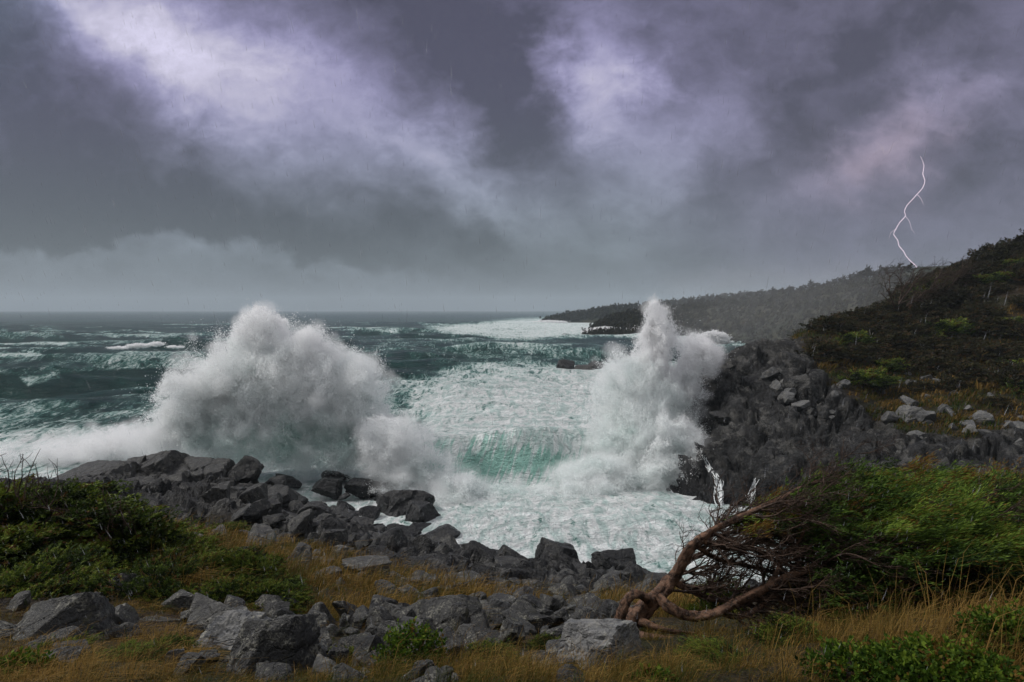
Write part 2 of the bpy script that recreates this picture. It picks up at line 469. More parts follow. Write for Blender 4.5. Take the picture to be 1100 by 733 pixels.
# ------------------------------------------------------------------ ground + cliff
def mat_ground(name, dark):
    M = Mat(name); pos = M.pos(); r = M.attr('rock')
    c, n1, n2, n3 = rock_colour(M, pos, dark)
    sep = M.n('ShaderNodeSeparateXYZ'); M.t.links.new(pos, sep.inputs[0])
    z = S(M.t, sep.outputs[2])
    # pale weathered stone higher up, black wet stone by the sea
    wet = (z + n1 * 3.0).step(1.4, 5.6, 1.0, 0.0)
    c = M.mix(M.noise(pos, 0.8, 7, 0.72, 0.4).step(0.50, 0.60) * 0.62, c, (0.19, 0.185, 0.172))
    c = M.mix(wet * 0.85, c, (0.020, 0.021, 0.023))
    g1 = M.noise(pos, 0.35, 5, 0.6); g2 = M.noise(pos, 4.5, 6, 0.7); g3 = M.noise(pos, 40, 4, 0.7)
    s = M.mix(g2.step(0.35, 0.65), (0.020, 0.014, 0.008), (0.075, 0.047, 0.018))
    s = M.mix(g1.step(0.45, 0.6) * 0.7, s, (0.035, 0.042, 0.014))
    s = M.mix(g3.step(0.45, 0.7) * 0.6, s, (0.020, 0.015, 0.009))
    col = M.mix(r, s, c)
    ck = M.noise(M.scale(pos, (1, 1, 2.2), rot=(.4, .3, .5)), 0.9, 4, .6, .7); ck = (ck - .5).absv().step(0, .03)
    ck2 = M.noise(M.scale(pos, (2.2, 1, 1), rot=(.2, .6, .1)), 1.3, 4, .6, .7); ck2 = (ck2 - .5).absv().step(0, .03)
    bed = M.noise(M.scale(pos, (.25, .25, 2.4), rot=(.35, -.45, 0)), 1.0, 5, .62, .5)
    hh = bed * 1.3 + ck * 0.6 + ck2 * .5 + n2 * 0.8 + M.noise(pos, 2.0, 6, .7) * 1.2 + n3 * 0.2
    nrm = M.bump(hh, 1.0, 0.38)
    rough = r * -0.05 + 0.72 - wet * r * 0.3
    return M.end(M.pbr(col, rough, nrm, 0.2))
M_GROUND = mat_ground('ground_mat', 0.42)
M_CLIFF = mat_ground('cliff_mat', 0.40)

def displaced(x, y, z):
    """Push the rock relief out along the slope's own normal instead of straight up."""
    z0, _ = base_height(x, y); e = .8
    zx, _ = base_height(x + e, y); zy, _ = base_height(x, y + e)
    n = unit(np.stack((-(zx - z0) / e, -(zy - z0) / e, np.ones_like(z0)), 1))
    return np.stack((x, y, z0), 1) + n * (z - z0)[:, None] * np.array((1, 1, 1))
rows = np.exp(np.linspace(math.log(2.0), math.log(124), 640)) - 4.0
gx, gy, gF = fan(-1.0, 1.0, 620, rows, 4.0)
gz, gr = height(gx, gy)
GP = displaced(gx, gy, gz)
cl = (gx > 9.0) & (gy > 31.0 + np.clip((gx - 22) * 0.1, -2, 6))
fc = cl[gF].all(1)
def sub(name, faces, mat):
    use = np.unique(faces); mp = np.full(len(gx), -1); mp[use] = np.arange(len(use))
    me = mesh_np(name, GP[use], [mp[faces]], {'rock': gr[use]}, smooth=(name == 'cliff'))
    return link(name, me, mat)
fz = gz[gF].max(1) > -5
tag(sub('ground', gF[~fc & fz], M_GROUND), kind='structure', label='grassy slope falling to black shore rock')
tag(sub('cliff', gF[fc & fz], M_CLIFF), kind='structure', label='dark rocky headland slope right of the cove')

def hz(x, y):
    z, r = height(np.array([x]), np.array([y])); return float(z[0])

def hit(px, py, y0=3.0, y1=120.0):
    """Where the line of sight through a photo pixel meets the land (or the sea)."""
    Y = np.exp(np.linspace(math.log(y0), math.log(y1), 500))
    q = np.array([P(px, py, v) for v in Y]); z, r = height(q[:, 0], q[:, 1])
    k = np.where(q[:, 2] <= np.maximum(z, 0))[0]
    return q[k[0]] if len(k) else q[-1]

# ================================================================== SEA
def crest_y(x):
    return 53.2 + 0.26 * (x - 1) + 0.016 * (x - 1) ** 2
def sea_height(x, y, sp):
    rng = np.random.default_rng(3)
    h = np.zeros(len(x))
    near = 0.30 + 0.70 * sstep(50, 110, y + 0.25 * np.abs(x + 10))
    near = np.where(x < -20, np.maximum(near, 0.75 * sstep(45, 62, y)), near)
    for lam in np.geomspace(3.2, 85, 30):
        ang = R(-90 + 14) + rng.normal(0, 0.34)
        kx, ky = math.cos(ang), math.sin(ang)
        k = 2 * math.pi / lam; ph = rng.uniform(0, 6.28)
        A = 0.0088 * lam ** 0.93
        w = np.clip(lam / (2.6 * sp) - 0.6, 0, 1)
        s = np.sin(k * (kx * x + ky * y) + ph + 0.9 * np.sin(0.13 * k * (ky * x - kx * y) + ph * 3))
        h += A * w * (1.5 * (0.5 * s + 0.5) ** 1.7 * 2 - 1)
    h *= near * (1 - .75 * np.exp(-((x - 1) / 12) ** 2 - ((y - 54) / 9) ** 2))
    # a long swell about to break far out left
    c = P(152, 377, 1); d0 = 150.0; xc = (152 - 550) / FPX * d0
    g = np.exp(-((x - xc) / 13.0) ** 2)
    t = y - d0 - 0.004 * (x - xc) ** 2
    h += 2.0 * g * np.where(t < 0, np.exp(-(t / 3.5) ** 2), np.exp(-(t / 11) ** 2))
    # breaking wave pouring into the cove
    t = y - crest_y(x)
    win = sstep(-13.0, -7.0, x) * sstep(15.0, 10.0, x)
    front = sstep(-3.9, 0.5, t) ** 0.8
    back = np.exp(-np.clip(t, 0, None) / 16.0)
    lump = 1 + 0.05 * np.sin(x * 0.5 + 1) + 0.02 * np.sin(x * 2.3)
    h = h + 3.9 * win * front * back * lump
    return h, win * sstep(-5.4, -3.2, t) * sstep(0.9, -0.7, t), x - 0.30 * t + 0.04 * t * t, t

ys = [H / math.tan(math.atan((py - 366.5) / FPX) + PITCH) for py in np.arange(700, 336.0, -0.55)]
ys = np.array([v for v in ys if v > 22]); ys = np.concatenate((ys, np.geomspace(ys[-1] * 1.06, 7500, 60)))
sx, sy, sF = fan(-1.05, 1.05, 700, ys, 12.0)
sp = np.gradient(ys); sp = np.repeat(np.maximum(sp, (ys + 12) * 2.1 / 700), 700)
sh, sface, s_u, s_t = sea_height(sx, sy, sp)
spx, spy = to_px(sx, sy, sh * 0.75)

def soft_poly(px, py, poly, soft):
    """Signed-distance based soft mask of a polygon in photo pixels (projected on the water plane)."""
    poly = np.array(poly, float); n = len(poly)
    d = np.full(len(px), 1e9); ins = np.zeros(len(px), bool)
    ysc = 2.2                                    # foreshortening
    X, Yq = px, py * ysc
    pl = poly * np.array((1, ysc))
    for i in range(n):
        a, b = pl[i], pl[(i + 1) % n]
        e = b - a; wx, wy = X - a[0], Yq - a[1]
        t = np.clip((wx * e[0] + wy * e[1]) / (e @ e), 0, 1)
        d = np.minimum(d, np.hypot(wx - e[0] * t, wy - e[1] * t))
        c = (a[1] > Yq) != (b[1] > Yq)
        with np.errstate(divide='ignore', invalid='ignore'):
            xi = (b[0] - a[0]) * (Yq - a[1]) / (b[1] - a[1] + 1e-12) + a[0]
        ins ^= c & (X < xi)
    sd = np.where(ins, d, -d)
    return sstep(-soft, soft, sd)
foam = np.zeros(len(sx))
def add_foam(poly, soft, amt):
    global foam
    foam = np.maximum(foam, amt * soft_poly(spx, spy, poly, soft))
add_foam([(455,352),(560,342),(700,340),(900,345),(900,362),(760,372),(640,362),(560,366),(470,358)], 10, 0.80)
add_foam([(300,372),(470,352),(600,362),(720,380),(720,440),(640,420),(470,398),(380,380)], 20, 0.24)
add_foam([(470,398),(520,386),(640,392),(720,400),(740,470),(640,462),(560,452),(480,462),(420,440),(440,415)], 22, 0.66)
add_foam([(440,430),(560,405),(700,410),(760,500),(660,500),(560,490),(470,505)], 18, 0.88)
add_foam([(400,400),(470,400),(480,470),(380,470)], 26, 0.48)
add_foam([(380,520),(480,515),(620,505),(740,500),(850,540),(1000,620),(700,700),(450,640)], 14, 0.88)
add_foam([(700,520),(900,520),(1300,600),(1300,720),(700,700)], 14, 0.85)
add_foam([(200,505),(480,508),(480,600),(330,600),(200,540)], 10, 0.88)
add_foam([(-300,476),(150,458),(300,440),(420,470),(420,520),(150,530),(-300,540)], 30, 0.70)
add_foam([(-300,440),(120,432),(260,400),(300,470),(-300,480)], 30, 0.36)

add_foam([(-300,378),(40,380),(55,386),(-300,388)], 4, 0.62)
add_foam([(20,408),(60,402),(70,408),(30,416)], 5, 0.5)
add_foam([(585,395),(700,385),(700,430),(590,425)], 8, 0.9)
foam = np.where(sface > .02, foam * (1 - .36 * sface), foam)
_xc = (152 - 550) / FPX * 150.0; _t = sy - 150.0 - 0.004 * (sx - _xc) ** 2
foam = np.maximum(foam, 1.0 * np.exp(-((sx - _xc) / 11.0) ** 2) * sstep(-4.5 + 1.5 * vnoise(np.stack((sx * .4, sy * 0, sx * 0), 1), 8), -1.5, _t) * sstep(5, 1, _t))
# whitecaps on the sharpest crests of the open sea
cap = sstep(1.4, 2.3, sh) * sstep(60, 90, sy) * 0.5
foam = np.maximum(foam, cap * (0.75 + 0.5 * vnoise(np.stack((sx * .03, sy * .05, sx * 0), 1), 4)))
me = mesh_np('sea', np.stack((sx, sy, sh), 1), [sF], {'foam': foam, 'face': sface, 'su': s_u, 'st': np.clip(s_t, -30, 30), 'open': sstep(70, 200, sy)})
def mat_sea():
    M = Mat('sea_mat'); pos = M.pos(); fo = M.attr('foam'); fa = M.attr('face'); op = M.attr('open')
    sx_ = M.scale(pos, (1, 1, 0.15))
    rot = M.scale(pos, (1, 0.42, 0.1), rot=(0, 0, -0.35))
    n_big = M.noise(sx_, 0.11, 5, 0.6, 0.3)
    n_mid = M.noise(rot, 0.45, 6, 0.66, 0.9)
    n_fine = M.noise(sx_, 2.6, 6, 0.72, 0.5)
    # torn lace: ridges of warped noise at two sizes
    r1 = (M.noise(rot, 0.55, 4, 0.6, 1.5) - 0.5).absv().step(0.0, 0.16, 0.20, -0.05)
    r2 = (M.noise(M.scale(pos, (1, 0.7, 0.1), rot=(0, 0, 0.5)), 1.5, 4, 0.62, 1.2) - 0.5).absv().step(0.0, 0.14, 0.13, -0.03)
    flow = M.noise(M.scale(pos, (0.75, 0.14, 0.1), rot=(0, 0, 0.25)), 1.0, 5, 0.62, 1.0)
    lace = n_mid * 0.46 + n_fine * 0.30 + r1 + r2 + (flow - 0.5) * 0.55 + 0.03
    cb = M.n('ShaderNodeCombineXYZ'); M.put(cb.inputs[0], M.attr('su') * 2.6); M.put(cb.inputs[1], M.attr('st') * 0.30)
    streak = M.noise(cb.outputs[0], 1.0, 6, 0.68, 0.45)
    lm = M.n('ShaderNodeMix', data_type='FLOAT')
    M.put(lm.inputs[0], fa); M.put(lm.inputs[2], lace); M.put(lm.inputs[3], (streak - 0.5) * 2.1 + 0.70 + n_fine * 0.16)
    lace = S(M.t, lm.outputs[0])
    n_far = M.noise(M.scale(pos, (1, 1.4, 0.1), rot=(0, 0, .2)), 0.022, 6, 0.72, 0.6)
    amt = fo + ((n_big - 0.5) * 0.80 + (n_far - 0.5) * 1.3 * op) * fo.step(0.02, 0.3)
    # small scattered crests everywhere on the open water
    fleck = M.noise(M.scale(pos, (1, 2.2, 0.1), rot=(0, 0, 0.15)), 0.20, 6, 0.72, 0.5)
    fl2 = M.noise(M.scale(pos, (1, 3.0, 0.1), rot=(0, 0, -0.1)), 0.045, 6, 0.75, 0.5)
    fleckm = (fleck.step(0.66, 0.72) * 0.7).mx(fl2.step(0.665, 0.71) * 0.8) * op
    thr = (lace + amt * 0.78 - 1.02)
    f = thr.step(-0.13, 0.17) * (fa * -.08 + 1.0)
    f = f.mx(fleckm)
    aer = (thr.step(-0.42, 0.06) * 0.8).mx(fa * 0.95) * amt.mx(fa).step(0.1, 0.5)
    deep = M.mix(n_big.step(0.35, 0.65), (0.007, 0.032, 0.030), (0.014, 0.056, 0.049))
    c = M.mix(aer, deep, (0.14, 0.32, 0.28))
    c = M.mix(fa * 0.85, c, (0.33, 0.58, 0.50))
    white = M.mix(M.noise(rot, 1.1, 6, 0.7, 0.8).step(0.38, 0.60), (0.50, 0.62, 0.60), (0.84, 0.86, 0.86))
    c = M.mix(f * 0.96, c, white)
    rough = f * 0.62 + 0.20
    b1 = M.noise(M.scale(pos, (1, 1.6, 0.2), rot=(0, 0, 0.2)), 1.3, 5, 0.65, 0.4)
    b3 = M.noise(M.scale(pos, (1, 1.8, 0.2), rot=(0, 0, -0.15)), 0.5, 6, 0.7, 0.6)
    b2 = M.noise(M.scale(pos, (1, 2.0, 0.2)), 0.22, 6, 0.7, 0.4)
    nr = M.bump(b2 * 1.6 + b3 * .9, 0.9, 1.5)
    nr = M.bump(b1 + f * 0.12 + n_fine * 0.1, 0.42, 0.20, nr)
    return M.end(M.pbr(c, rough, nr, 0.22, IOR=1.33))
tag(link('sea', me, mat_sea()), kind='structure', label='dark green storm sea streaked with white foam')

# ================================================================== SPRAY
def mat_spray():
    M = Mat('spray_mat'); a = M.attr('teal')
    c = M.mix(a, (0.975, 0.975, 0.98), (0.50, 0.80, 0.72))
    d = M.n('ShaderNodeBsdfDiffuse'); M.put(d.inputs['Color'], c)
    t = M.n('ShaderNodeBsdfTranslucent'); M.put(t.inputs['Color'], c)
    mx = M.n('ShaderNodeMixShader'); mx.inputs[0].default_value = 0.5
    M.t.links.new(d.outputs[0], mx.inputs[1]); M.t.links.new(t.outputs[0], mx.inputs[2])
    return M.end(mx)
M_SPRAY = mat_spray()

def mat_mist(dens, name='mist_mat'):
    M = Mat(name); pos = M.pos()
    n = M.noise(pos, 0.42, 6, 0.62, 0.5)
    a = S(M.t, M.n('ShaderNodeAttribute', attribute_name='density').outputs['Fac'])
    v = M.n('ShaderNodeVolumePrincipled'); v.inputs['Color'].default_value = (.985, .985, .99, 1); v.inputs['Anisotropy'].default_value = 0.25
    v.inputs['Density Attribute'].default_value = ''
    M.put(v.inputs['Density'], a * n.step(0.36, 0.66, 0.06, 1.0) * dens)
    M.t.links.new(v.outputs[0], M.out.inputs['Volume']); M.m.cycles.volume_step_rate = 2.0
    return M.m
def mist(voxel, mat, source=None, box=None, name='mist'):
    """A fog volume grown round the marked drops of a spray mesh (or round random points in a box)."""
    o = bpy.data.objects.new(name, bpy.data.volumes.new(name)); COL.objects.link(o)
    ng = bpy.data.node_groups.new('mist_volume', 'GeometryNodeTree'); N = ng.nodes.new; L = ng.links.new
    ng.interface.new_socket('Geometry', in_out='INPUT', socket_type='NodeSocketGeometry'); ng.interface.new_socket('Geometry', in_out='OUTPUT', socket_type='NodeSocketGeometry')
    N('NodeGroupInput'); go = N('NodeGroupOutput'); pv = N('GeometryNodePointsToVolume'); sm = N('GeometryNodeSetMaterial')
    try: pv.resolution_mode = 'VOXEL_SIZE'
    except Exception: pass
    pv.inputs['Voxel Size'].default_value = voxel; pv.inputs['Density'].default_value = 1.0
    sm.inputs['Material'].default_value = mat
    if source is not None:
        oi = N('GeometryNodeObjectInfo'); oi.inputs['Object'].default_value = source
        ra = N('GeometryNodeInputNamedAttribute'); ra.data_type = 'FLOAT'; ra.inputs['Name'].default_value = 'rad'
        gt = N('FunctionNodeCompare'); gt.data_type = 'FLOAT'; gt.operation = 'GREATER_THAN'; gt.inputs[1].default_value = .05
        mp = N('GeometryNodeMeshToPoints')
        L(oi.outputs['Geometry'], mp.inputs['Mesh']); L(ra.outputs['Attribute'], gt.inputs[0]); L(gt.outputs[0], mp.inputs['Selection'])
        L(ra.outputs['Attribute'], mp.inputs['Radius']); L(mp.outputs[0], pv.inputs[0]); L(ra.outputs['Attribute'], pv.inputs['Radius'])
        o.parent = source
    else:
        lo, hi, count, r0, r1 = box
        pt = N('GeometryNodePoints'); pt.inputs['Count'].default_value = count
        rp = N('FunctionNodeRandomValue'); rp.data_type = 'FLOAT_VECTOR'; rp.inputs[0].default_value = lo; rp.inputs[1].default_value = hi
        rr = N('FunctionNodeRandomValue'); rr.data_type = 'FLOAT'; rr.inputs[2].default_value = r0; rr.inputs[3].default_value = r1
        L(rp.outputs[0], pt.inputs['Position']); L(rr.outputs[1], pt.inputs['Radius']); L(pt.outputs[0], pv.inputs[0])
        pv.inputs['Radius'].default_value = (r0 + r1) / 2
    L(pv.outputs[0], sm.inputs[0]); L(sm.outputs[0], go.inputs[0])
    md = o.modifiers.new('mist', 'NODES'); md.node_group = ng
    o.data.materials.append(mat)
    return o
M_MIST = mat_mist(0.55); M_THIN = mat_mist(0.0034, 'thin_mist_mat')

def spray(name, blobs, seed, size, org=None, thr=0.0, turb=1.0, burst=0.35, fog=0):
    """Thousands of separate water drops thrown up in lobes.  blobs: (px, py, Y, rx, ry, thousands, teal)"""
    rng = np.random.default_rng(seed)
    allp, allt, alls = [], [], []
    for px, py, Y, rx, ry, n, teal in blobs:
        n = int(n * 1900); c = P(px, py, Y); s = Y / FPX
        v = unit(rng.normal(size=(n * 2, 3)))
        r = rng.random(n * 2) ** 0.5
        tail = rng.random(n * 2) < 0.22
        r = np.where(tail, 0.80 + np.abs(rng.normal(0, 0.20, n * 2)), r)
        dep = min(rx, ry) * s * 0.8 + 0.6
        p = v * r[:, None] * np.array((rx * s, dep, ry * s)) + c
        # cauliflower billows and ragged filaments
        q = p / (0.16 * Y / 10)
        w = np.stack([fbm(q * 0.8, 4, seed + 50 + k * 7) for k in range(3)], 1)
        p = p + w * turb * (0.35 + 0.65 * r[:, None]) * (min(rx, ry) * s * 0.55)
        w2 = np.stack([fbm(q * 3.1, 3, seed + 90 + k * 7) for k in range(3)], 1)
        p = p + w2 * turb * 0.30
        if org is not None:
            o = np.array(P(*org)); d = unit(p - o)
            j = vnoise(d * 9.0, seed + 3) * 0.6 + vnoise(d * 22.0, seed + 4) * 0.4
            p = p + d * (j * r * burst * ry * s)[:, None]
        den = fbm(p / (0.05 * Y) + 7.7, 5, seed + 200, 0.6)
        keep = den > (thr - 0.30 + 0.42 * np.clip(r - 0.35, 0, 1) + rng.normal(0, 0.10, len(p)))
        keep &= p[:, 2] > -0.2
        keep &= np.arange(len(p)) < n * 2
        p = p[keep]; r = r[keep]
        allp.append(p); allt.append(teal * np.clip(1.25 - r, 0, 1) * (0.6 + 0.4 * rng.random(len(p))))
        alls.append(size * rng.lognormal(0, 0.38, len(p)) * (1.15 - 0.5 * np.clip(r, 0, 1)))
    p = np.concatenate(allp); t = np.concatenate(allt); s = np.concatenate(alls)
    n = len(p); print(name, n)
    a = unit(rng.normal(size=(n, 3))); b = unit(np.cross(a, rng.normal(size=(n, 3))))
    V = np.empty((n, 3, 3))
    V[:, 0] = p + a * s[:, None]
    V[:, 1] = p - a * s[:, None] * 0.5 + b * s[:, None] * 0.87
    V[:, 2] = p - a * s[:, None] * 0.5 - b * s[:, None] * 0.87
    F = np.arange(n * 3).reshape(n, 3)
    me = mesh_np(name, V.reshape(-1, 3), [F], {'teal': np.repeat(t, 3)}, smooth=False)
    if fog:
        ra = np.zeros(n * 3); ra[rng.choice(n, fog, replace=False) * 3] = rng.uniform(.35, 1.0, fog) ** 1.3 * 0.95
        at = me.attributes.new('rad', 'FLOAT', 'POINT'); at.data.foreach_set('value', ra.astype(np.float32))
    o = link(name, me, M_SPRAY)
    if fog:
        mist(0.22, M_MIST, o)
    return o

SPR = 0.55
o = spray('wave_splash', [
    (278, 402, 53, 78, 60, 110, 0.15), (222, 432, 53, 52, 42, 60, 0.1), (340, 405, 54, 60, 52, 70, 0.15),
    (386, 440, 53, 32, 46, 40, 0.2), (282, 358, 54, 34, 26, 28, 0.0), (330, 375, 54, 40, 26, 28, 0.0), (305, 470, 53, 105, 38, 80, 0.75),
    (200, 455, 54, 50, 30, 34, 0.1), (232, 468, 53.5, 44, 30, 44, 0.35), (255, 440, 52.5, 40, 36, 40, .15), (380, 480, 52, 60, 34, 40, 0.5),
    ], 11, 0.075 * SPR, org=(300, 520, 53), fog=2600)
tag(o, 'tall fan of white spray bursting over the black rocks on the left', 'wave splash')
o = spray('wave_splash', [
    (706, 385, 57, 26, 52, 44, 0.0), (703, 352, 57, 13, 28, 14, 0.0), (742, 384, 58, 30, 26, 30, 0.0), (760, 380, 58.5, 14, 12, 8, 0.0), (730, 410, 57.5, 34, 30, 34, 0.05),
    (680, 425, 56, 44, 50, 60, 0.25), (708, 455, 55, 42, 52, 64, 0.35), (676, 478, 53, 48, 42, 56, 0.4), (722, 495, 50, 34, 44, 46, 0.2), (690, 520, 49, 66, 28, 44, 0.3),
    ], 23, 0.078 * SPR, org=(690, 520, 54), fog=2000)
tag(o, 'narrow white spray shooting up against the dark headland on the right', 'wave splash')
o = spray('wave_splash', [
    (425, 478, 49, 38, 32, 34, 0.1), (445, 515, 48, 48, 36, 46, 0.2), (490, 545, 46, 50, 34, 44, 0.25), (640, 512, 49, 46, 24, 30, .35), (565, 553, 45.5, 74, 24, 54, 0.35), (550, 531, 47.5, 46, 17, 18, 0.35), (505, 528, 47.5, 30, 20, 14, .3),
    (640, 540, 47, 58, 26, 46, 0.3),
    ], 37, 0.07 * SPR, org=(540, 570, 47), fog=1500)
tag(o, 'low rolling bank of white spray at the foot of the green breaker', 'wave splash')
o = spray('wave_splash', [
    (60, 490, 56, 90, 16, 18, 0.0), (130, 478, 57, 70, 20, 22, 0.0), (-60, 496, 56, 80, 14, 10, 0), (180, 470, 55, 50, 22, 18, 0.0),
    ], 41, 0.055 * SPR, thr=-0.1, fog=900)
tag(o, 'thin mist of spray drifting behind the left shrubs', 'sea spray')
o = spray('whitecap', [
    (128, 374, 149, 12, 1.6, 1.2, 0.0), (150, 371.5, 149, 14, 2.4, 2.2, 0.0), (168, 370, 149, 9, 2.6, 1.2, 0.0), (188, 373, 149, 10, 1.6, .9, 0),
    ], 43, 0.10, thr=0.0, turb=1.0)
tag(o, 'white crest of a lone breaker out on the open sea at left', 'whitecap')
o = spray('wave_splash', [
    (655, 356, 330, 26, 5, 6, 0.0), (700, 358, 330, 30, 7, 7, 0.0), (590, 347, 600, 20, 3, 3, 0), (765, 365, 230, 22, 9, 8, 0.0),
    ], 47, 0.40, thr=-0.05, turb=0.4)
tag(o, 'white surf breaking at the foot of the distant dark point', 'surf')

o = mist(1.6, M_THIN, box=((52, 140, 2), (118, 235, 22), 420, 5.0, 11.0), name='sea_mist')
tag(o, 'thin pale mist drifting in the hollow below the wooded headland', 'sea mist', kind='stuff')

# ================================================================== ROCKS
def rock_mesh(name, seed, subdiv=4, n=11, planes=None, rough=0.045):
    rng = np.random.default_rng(seed)
    bm = bmesh.new(); bmesh.ops.create_icosphere(bm, subdivisions=subdiv, radius=1)
    v = np.array([x.co[:] for x in bm.verts]); F = np.array([[q.index for q in f.verts] for f in bm.faces]); bm.free()
    v = unit(v)
    if planes is None:
        nn = unit(rng.normal(size=(n, 3))); dd = rng.uniform(0.46, 0.88, n)
    else:
        nn = unit(np.array([p[:3] for p in planes], float)); dd = np.array([p[3] for p in planes])
        ex = unit(rng.normal(size=(5, 3))); nn = np.concatenate((nn, ex)); dd = np.concatenate((dd, rng.uniform(0.93, 1.1, 5)))
    dt = v @ nn.T
    r = np.min(np.where(dt > 0.05, dd / np.maximum(dt, 0.05), 9), axis=1)
    r = np.minimum(r, 1.35)
    p = v * r[:, None]
    # slabby fractures
    f1, f2, cid, off = voro(p * 1.7 + seed, seed)
    p = p * (1 + 0.10 * (cid - 0.5) - 0.05 * sstep(.10, 0, f2 - f1))[:, None]
    p = p * (1 + rough * fbm(p * 2.5 + seed, 4, seed))[:, None] + unit(p) * (rough * 0.35 * fbm(p * 9, 3, seed + 5))[:, None]
    lo, hi = p.min(0), p.max(0)
    p = (p - (lo + hi) / 2) / ((hi - lo) / 2)
    return mesh_np(name, p, [F], smooth=False)
M_CLIFFROCK = mat_rock('cliff_rock_mat', 0.85, 0.5, False)
M_BOULDER = mat_rock('boulder_mat', 0.25, 0.30, True)
M_PALE = mat_rock('pale_rock_mat', 1.45, 1.0, False, 1.6)
M_NEAR = mat_rock('near_rock_mat', 0.31, 0.55, False, 2.2)
RK = [rock_mesh('boulder', 100 + k, 4, 9 + k % 4) for k in range(20)]
for m_ in RK: m_.materials.append(M_BOULDER)
RKP = [m_.copy() for m_ in RK[:9]]
for m_ in RKP: m_.materials.clear(); m_.materials.append(M_CLIFFROCK)
HEROES = []
def sea_y(py): return H / math.tan(math.atan((py - 366.5) / FPX) + PITCH)
def hero(px, py, w, h, Y, seed, label, mat=None, rz=0.0, planes=None, name='boulder', sub=5, tilt=0.0, dep=None, grp=None):
    me = rock_mesh('boulder', seed, sub, 10, planes)
    o = link(name, me, mat or M_NEAR); HEROES.append((px, py, w, h, Y))
    o.location = Vector(P(px, py, Y)); s = Y / FPX
    # half sizes; a third of the stone is sunk in the ground
    o.scale = (w / 2 * s, (dep or (w + h) / 4 * 1.0) * s, h / 2 * s * 1.25)
    o.location.z -= h / 2 * s * (0.25 if Y > 9 else 0.05)
    o.rotation_euler = (0, tilt, rz)
    tag(o, label, 'boulder', grp)
    return o
BOX = [(-.62, -.62, .48, .62), (.72, -.66, .12, .64), (.05, .25, .97, .66), (-.9, .4, .1, .78), (.5, .85, .1, .8), (0, 0, -1, .8), (.2, -.9, -.2, .85), (-.25, -.5, .83, .70)]
hero(66, 670, 100, 54, 5.0, 1, 'grey wedge shaped boulder at far left below the dark shrub', rz=.3, planes=[(-.3, -.4, .86, .55), (.3, -.8, .4, .62), (-.8, -.2, .5, .8), (.9, 0, .3, .9), (0, .5, .85, .6), (0, 0, -1, .7), (0, 1, 0, .8)])
hero(4, 684, 56, 32, 4.9, 2, 'dark low stone cut by the left edge of the grass')
hero(168, 675, 54, 20, 6.0, 3, 'flat pale grey slab lying just left of the long layered slab', planes=BOX)
hero(240, 669, 104, 44, 5.7, 4, 'long layered grey slab with rounded back between grass tufts', M_NEAR, rz=-.1, planes=[(0, -.3, .95, .6), (-.9, -.3, .3, .85), (.8, -.3, .5, .9), (0, -.95, .25, .7), (.3, .5, .8, .7), (0, 0, -1, .7)])
hero(256, 692, 92, 52, 4.6, 5, 'pale speckled boulder behind the biggest foreground rock', M_PALE, rz=.5)
hero(291, 716, 122, 92, 3.7, 6, 'biggest dark foreground boulder with sloping split face', rz=-.1, planes=[(.35, -.82, .42, .58), (-.55, -.6, .58, .66), (.9, -.1, .4, .74), (-.9, .1, .3, .85), (-.1, .3, .95, .72), (0, .9, .3, .8), (0, 0, -1, .8), (.05, -.4, .9, .78)])
hero(342, 694, 44, 30, 4.7, 8, 'grey stone tucked against the right side of the biggest boulder')
hero(296, 663, 28, 26, 6.6, 9, 'small dark pointed stone right of the long layered slab')
hero(347, 661, 38, 26, 7.0, 10, 'dark split boulder in the cluster left of centre')
hero(372, 655, 32, 22, 7.6, 12, 'grey faceted stone at the top of the left cluster')
hero(330, 675, 40, 18, 6.2, 13, 'flat grey stone at the bottom of the left cluster')
hero(404, 668, 22, 26, 6.6, 14, 'upright grey stone beside the golden tuft at lower middle')
hero(392, 726, 22, 22, 3.4, 15, 'small pale stone at the bottom edge left of the leafy shrub', M_PALE)
hero(120, 683, 30, 16, 5.2, 7, 'small grey cobble between the wedge boulder and the flat slab')
hero(478, 664, 110, 48, 7.0, 16, 'broad dark slab with a raised peak in the middle foreground', rz=.15, planes=[(-.2, -.55, .8, .52), (.4, -.5, .76, .6), (-.8, -.4, .5, .75), (0, -1, .1, .62), (.9, 0, .3, .95), (0, .7, .7, .6), (0, 0, -1, .7)])
hero(520, 688, 60, 26, 6.0, 17, 'dark mossy flat stone below the broad peaked slab')
hero(641, 704, 112, 74, 4.3, 18, 'pale lichened block with a dark right face near the twisted trunk', M_PALE, rz=.12, planes=BOX, dep=44)
hero(590, 716, 40, 22, 4.2, 19, 'dark low stone leaning on the left foot of the pale block')
hero(548, 643, 58, 20, 13, 20, 'long sloping grey slab above the middle foreground stones', planes=BOX, rz=.2)
hero(476, 629, 26, 26, 15, 21, 'dark pointed boulder standing on the grass edge above the slab')
hero(575, 655, 22, 14, 10.5, 22, 'small rounded grey stone below the sloping slab')
hero(560, 668, 30, 18, 8.2, 24, 'rounded grey stone in the gully above the pale block')
hero(605, 672, 26, 18, 7.6, 25, 'small tan stone just above the pale block', M_PALE)
hero(620, 652, 30, 16, 11, 26, 'narrow dark slab in the gully left of the twisted trunk')
hero(601, 603, 58, 44, 30, 27, 'largest rounded black boulder on the shoreline in the centre', M_BOULDER, planes=[(-.4, -.5, .75, .72), (.5, -.7, .3, .75), (.2, .1, .97, .72), (-.9, -.2, .3, .8), (.9, .1, .3, .85), (0, 0, -1, .7), (0, .9, .3, .8)])
hero(660, 610, 54, 40, 30, 28, 'peaked black boulder beside the cove right of the largest one', M_BOULDER)
hero(694, 620, 46, 34, 29, 29, 'flat topped black boulder at the right end of the shoreline pile', M_BOULDER)
